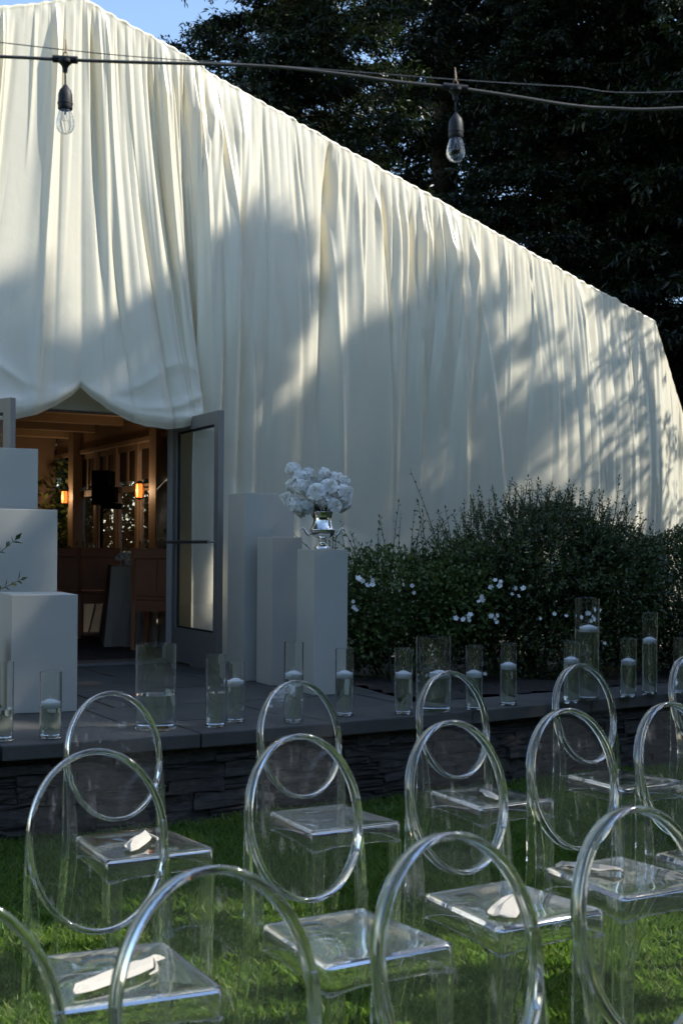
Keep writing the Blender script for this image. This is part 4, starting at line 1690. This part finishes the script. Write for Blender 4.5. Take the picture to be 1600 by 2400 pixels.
# potted plant just outside the left edge; one twig reaches into the picture
pot = thing('potted_plant', 'leafy twig of a potted plant reaching in at the left edge', 'plant', (-2.11, 7.02, ZT))
MB().lathe([(0, 0), (.14, 0), (.19, .38), (.205, .40), (.19, .42), (.17, .38), (0, .37)], 24).build('pot', 'pedestal_paint', pot, smooth=True)
sm = MB()
g = np.random.default_rng(61)
parts = [sprigs(g, [(.08, -.1, .72), (.1, -.1, .62)], [(.62, .1, .66), (.8, .1, .35)], .46, 8, .055, .022, sm, .12),
         sprigs(g, [(.03, .02, .40), (.05, -.03, .40), (0, .02, .4), (-.05, .02, .4), (-.03, -.06, .4), (-.1, 0, .4)], [(.08, .02, 1), (-.1, -.2, 1), (-.15, .2, 1), (-.4, .1, 1), (-.2, -.3, 1), (-.5, 0, .8)], .55, 9, .05, .02, sm, .2)]
v, f = merge(parts)
sm.tube([(0, 0, .36), (.05, -.05, .52), (.09, -.1, .72)], [.008, .006, .005], 6)
put('foliage', np_mesh('foliage', v, f, 'privet_leaf'), pot)
sm.build('stems', 'stem', pot, smooth=True, fix=False)


# ================================================================== TREES
def conifer_mesh(seed, H, Rr, nbr, ns, sl=.30, sw=.10, open_=0.0):
    g = np.random.default_rng(seed)
    hb = H * (.02 + .97 * g.random(nbr) ** .9)
    az = g.random(nbr) * 6.283
    L = Rr * ((1 - hb / H) ** .7 * .95 + .10) * g.uniform(.6, 1.15, nbr)
    slope = .30 * (hb / H) - .12 + g.normal(size=nbr) * .12
    bd = np.stack([np.cos(az), np.sin(az), slope], 1)
    side = np.stack([-np.sin(az), np.cos(az), np.zeros(nbr)], 1)
    base = np.stack([np.zeros(nbr), np.zeros(nbr), hb], 1)
    # twigs leave the branch left and right, sprays sit along the twigs
    nt = max(8, ns // 18)
    tt = .08 + .92 * g.random((nbr, nt)) ** .75
    tl = (.25 + .45 * g.random((nbr, nt))) * (L[:, None] * .5) * (1.15 - .7 * tt)
    sgn = np.where(g.random((nbr, nt)) < .5, -1, 1)
    td = side[:, None] * (sgn * g.uniform(.5, 1, (nbr, nt)))[..., None] + bd[:, None] * .55 + g.normal(size=(nbr, nt, 3)) * .22 + np.array([0, 0, -.12])
    tb = base[:, None] + bd[:, None] * (L[:, None] * tt)[..., None]
    tb[..., 2] -= .10 * L[:, None] * tt ** 2
    k = g.integers(0, nt, (nbr, ns))
    ii = np.arange(nbr)[:, None]
    u = g.random((nbr, ns))
    p = tb[ii, k] + td[ii, k] * (tl[ii, k] * u)[..., None] + g.normal(size=(nbr, ns, 3)) * np.array([.045, .045, .03])
    p[..., 2] -= .14 * (tl[ii, k] * u) + np.abs(g.normal(size=(nbr, ns))) * .04
    dr = td[ii, k] + g.normal(size=(nbr, ns, 3)) * .55 + np.array([0, 0, -.22])
    n = nbr * ns
    nr = np.array([0, 0, 1.0]) + g.normal(size=(n, 3)) * .6
    v, f = leaves(p.reshape(-1, 3), dr.reshape(-1, 3), nr, sl * g.uniform(.5, 1.3, n), sw * g.uniform(.6, 1.3, n), bend=.2)
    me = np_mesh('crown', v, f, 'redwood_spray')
    m = MB()
    m.tube([(0, 0, -.1), (.03, .02, H * .3), (0, .05, H * .65), (.02, 0, H * .98)], [H * .020 + .06, H * .015 + .03, H * .008 + .02, .02], 10)
    for k in range(0, nbr, 3):
        b0 = base[k]
        e = b0 + bd[k] * L[k] * .8
        m.tube([tuple(b0), tuple((b0 + e) / 2 + [0, 0, .02]), tuple(e - [0, 0, .08 * L[k]])], [.035, .022, .008], 4, cap=False)
    return me, m.mesh('trunk', 'bark', True, fix=False)


CM = [conifer_mesh(101, 17, 3.1, 460, 660, .12, .036), conifer_mesh(102, 18, 3.3, 460, 660, .12, .036)]
CM += [CM[0],
      conifer_mesh(104, 18, 3.0, 230, 120, .30, .09), conifer_mesh(105, 18, 3.2, 130, 46, .32, .09), conifer_mesh(106, 18, 3.2, 110, 26, .34, .09), conifer_mesh(107, 18, 3.0, 190, 84, .30, .085)]


def conifer(k, x, y, rz, sc, label, group):
    t = thing('redwood_tree', label, 'tree', (x, y, 0), rz, group)
    t.scale = (sc, sc, sc)
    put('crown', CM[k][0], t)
    put('trunk', CM[k][1], t)
    return t


BG = 'dark redwoods behind the pavilion'
for i, (x, y, k, rz, sc, lab) in enumerate((
        (-.9, 20.9, 0, .3, 1.0, 'redwood whose sunlit branch tips edge the patch of blue sky'),
        (3.3, 19.2, 1, 1.4, .74, 'dark redwood behind the middle of the drape ridge'),
        (6.0, 18.2, 2, 2.2, 1.08, 'dark redwood behind the lower half of the drape slope'),
        (8.3, 19.0, 0, 4.0, 1.05, 'dark redwood at the right edge above the drape corner'),
        (1.9, 24.2, 1, 3.3, 1.05, 'farther redwood filling the gap left of centre'),
        (4.8, 23.5, 0, 5.1, 1.1, 'farther redwood filling the gap at centre right'),
        (8.0, 24.5, 2, .9, 1.2, 'farther redwood behind the right edge trees'),
        (10.8, 22.0, 1, 2.7, 1.0, 'redwood beyond the right edge of the picture'),
        (6.6, 15.4, 2, 5.6, .62, 'small dense redwood close behind the right drape corner'),
        (-4.6, 21.5, 2, 1.6, .30, 'small dark conifer seen through the dining room windows, nearer'),
        (-6.6, 25.5, 0, 2.6, .32, 'small dark conifer seen through the dining room windows, farther left'),
        (-3.0, 24.0, 1, 4.6, .26, 'small dark conifer seen through the dining room windows, behind the speaker'))):
    conifer(k, x, y, rz, sc, lab, BG)
# unseen hedge added behind the camera and at right to darken reflections
g = np.random.default_rng(88)
n = 26000
hp = np.stack([g.uniform(-2.05, 2.05, n), np.where(g.random(n) < .5, -1, 1) * (.42 + .12 * g.normal(size=n)), g.uniform(0, 4.2, n)], 1)
tp = g.random(n) < .14
hp[tp, 1] = g.uniform(-.5, .5, tp.sum())
hp[tp, 2] = 4.15 + .12 * g.normal(size=tp.sum())
hv, hf = leaves(hp, g.normal(size=(n, 3)) + np.array([0, 0, .4]), g.normal(size=(n, 3)), g.uniform(.07, .15, n), g.uniform(.035, .06, n))
ADDED_HEDGE = np_mesh('foliage', hv, hf, 'shade_leaf')
HCORE = MB().box((0, 0, 2.0), (4.1, .62, 4.0)).mesh('dark_core', 'bark')  # solid dark box inside the added hedge, keeps sky from showing through
HL = [(x, -5.2, 0) for x in (-14, -10, -6, -2, 2, 6, 10)] + [(12.2, y, 1.5708) for y in (-3, 1)]
for i, (x, y, rz) in enumerate(HL):
    w_ = 'behind the camera' if rz == 0 else 'on the right side of the lawn'
    t = thing('hedge', 'unseen dark hedge added %s to block bright sky' % w_, 'hedge', (x, y, 0), rz, 'added hedge lengths ' + w_)
    put('foliage', ADDED_HEDGE, t)['kind'] = 'stuff'
    put('dark_core', HCORE, t)
# trees standing right of the lawn, out of the picture: they shade the lawn and dapple the cloth; added ones behind the camera block sky
SG = 'trees right of the lawn'
for i, (x, y, k, rz, sc, lab) in enumerate(SHADE):
    conifer(k, x, y, rz, sc, lab, SG)
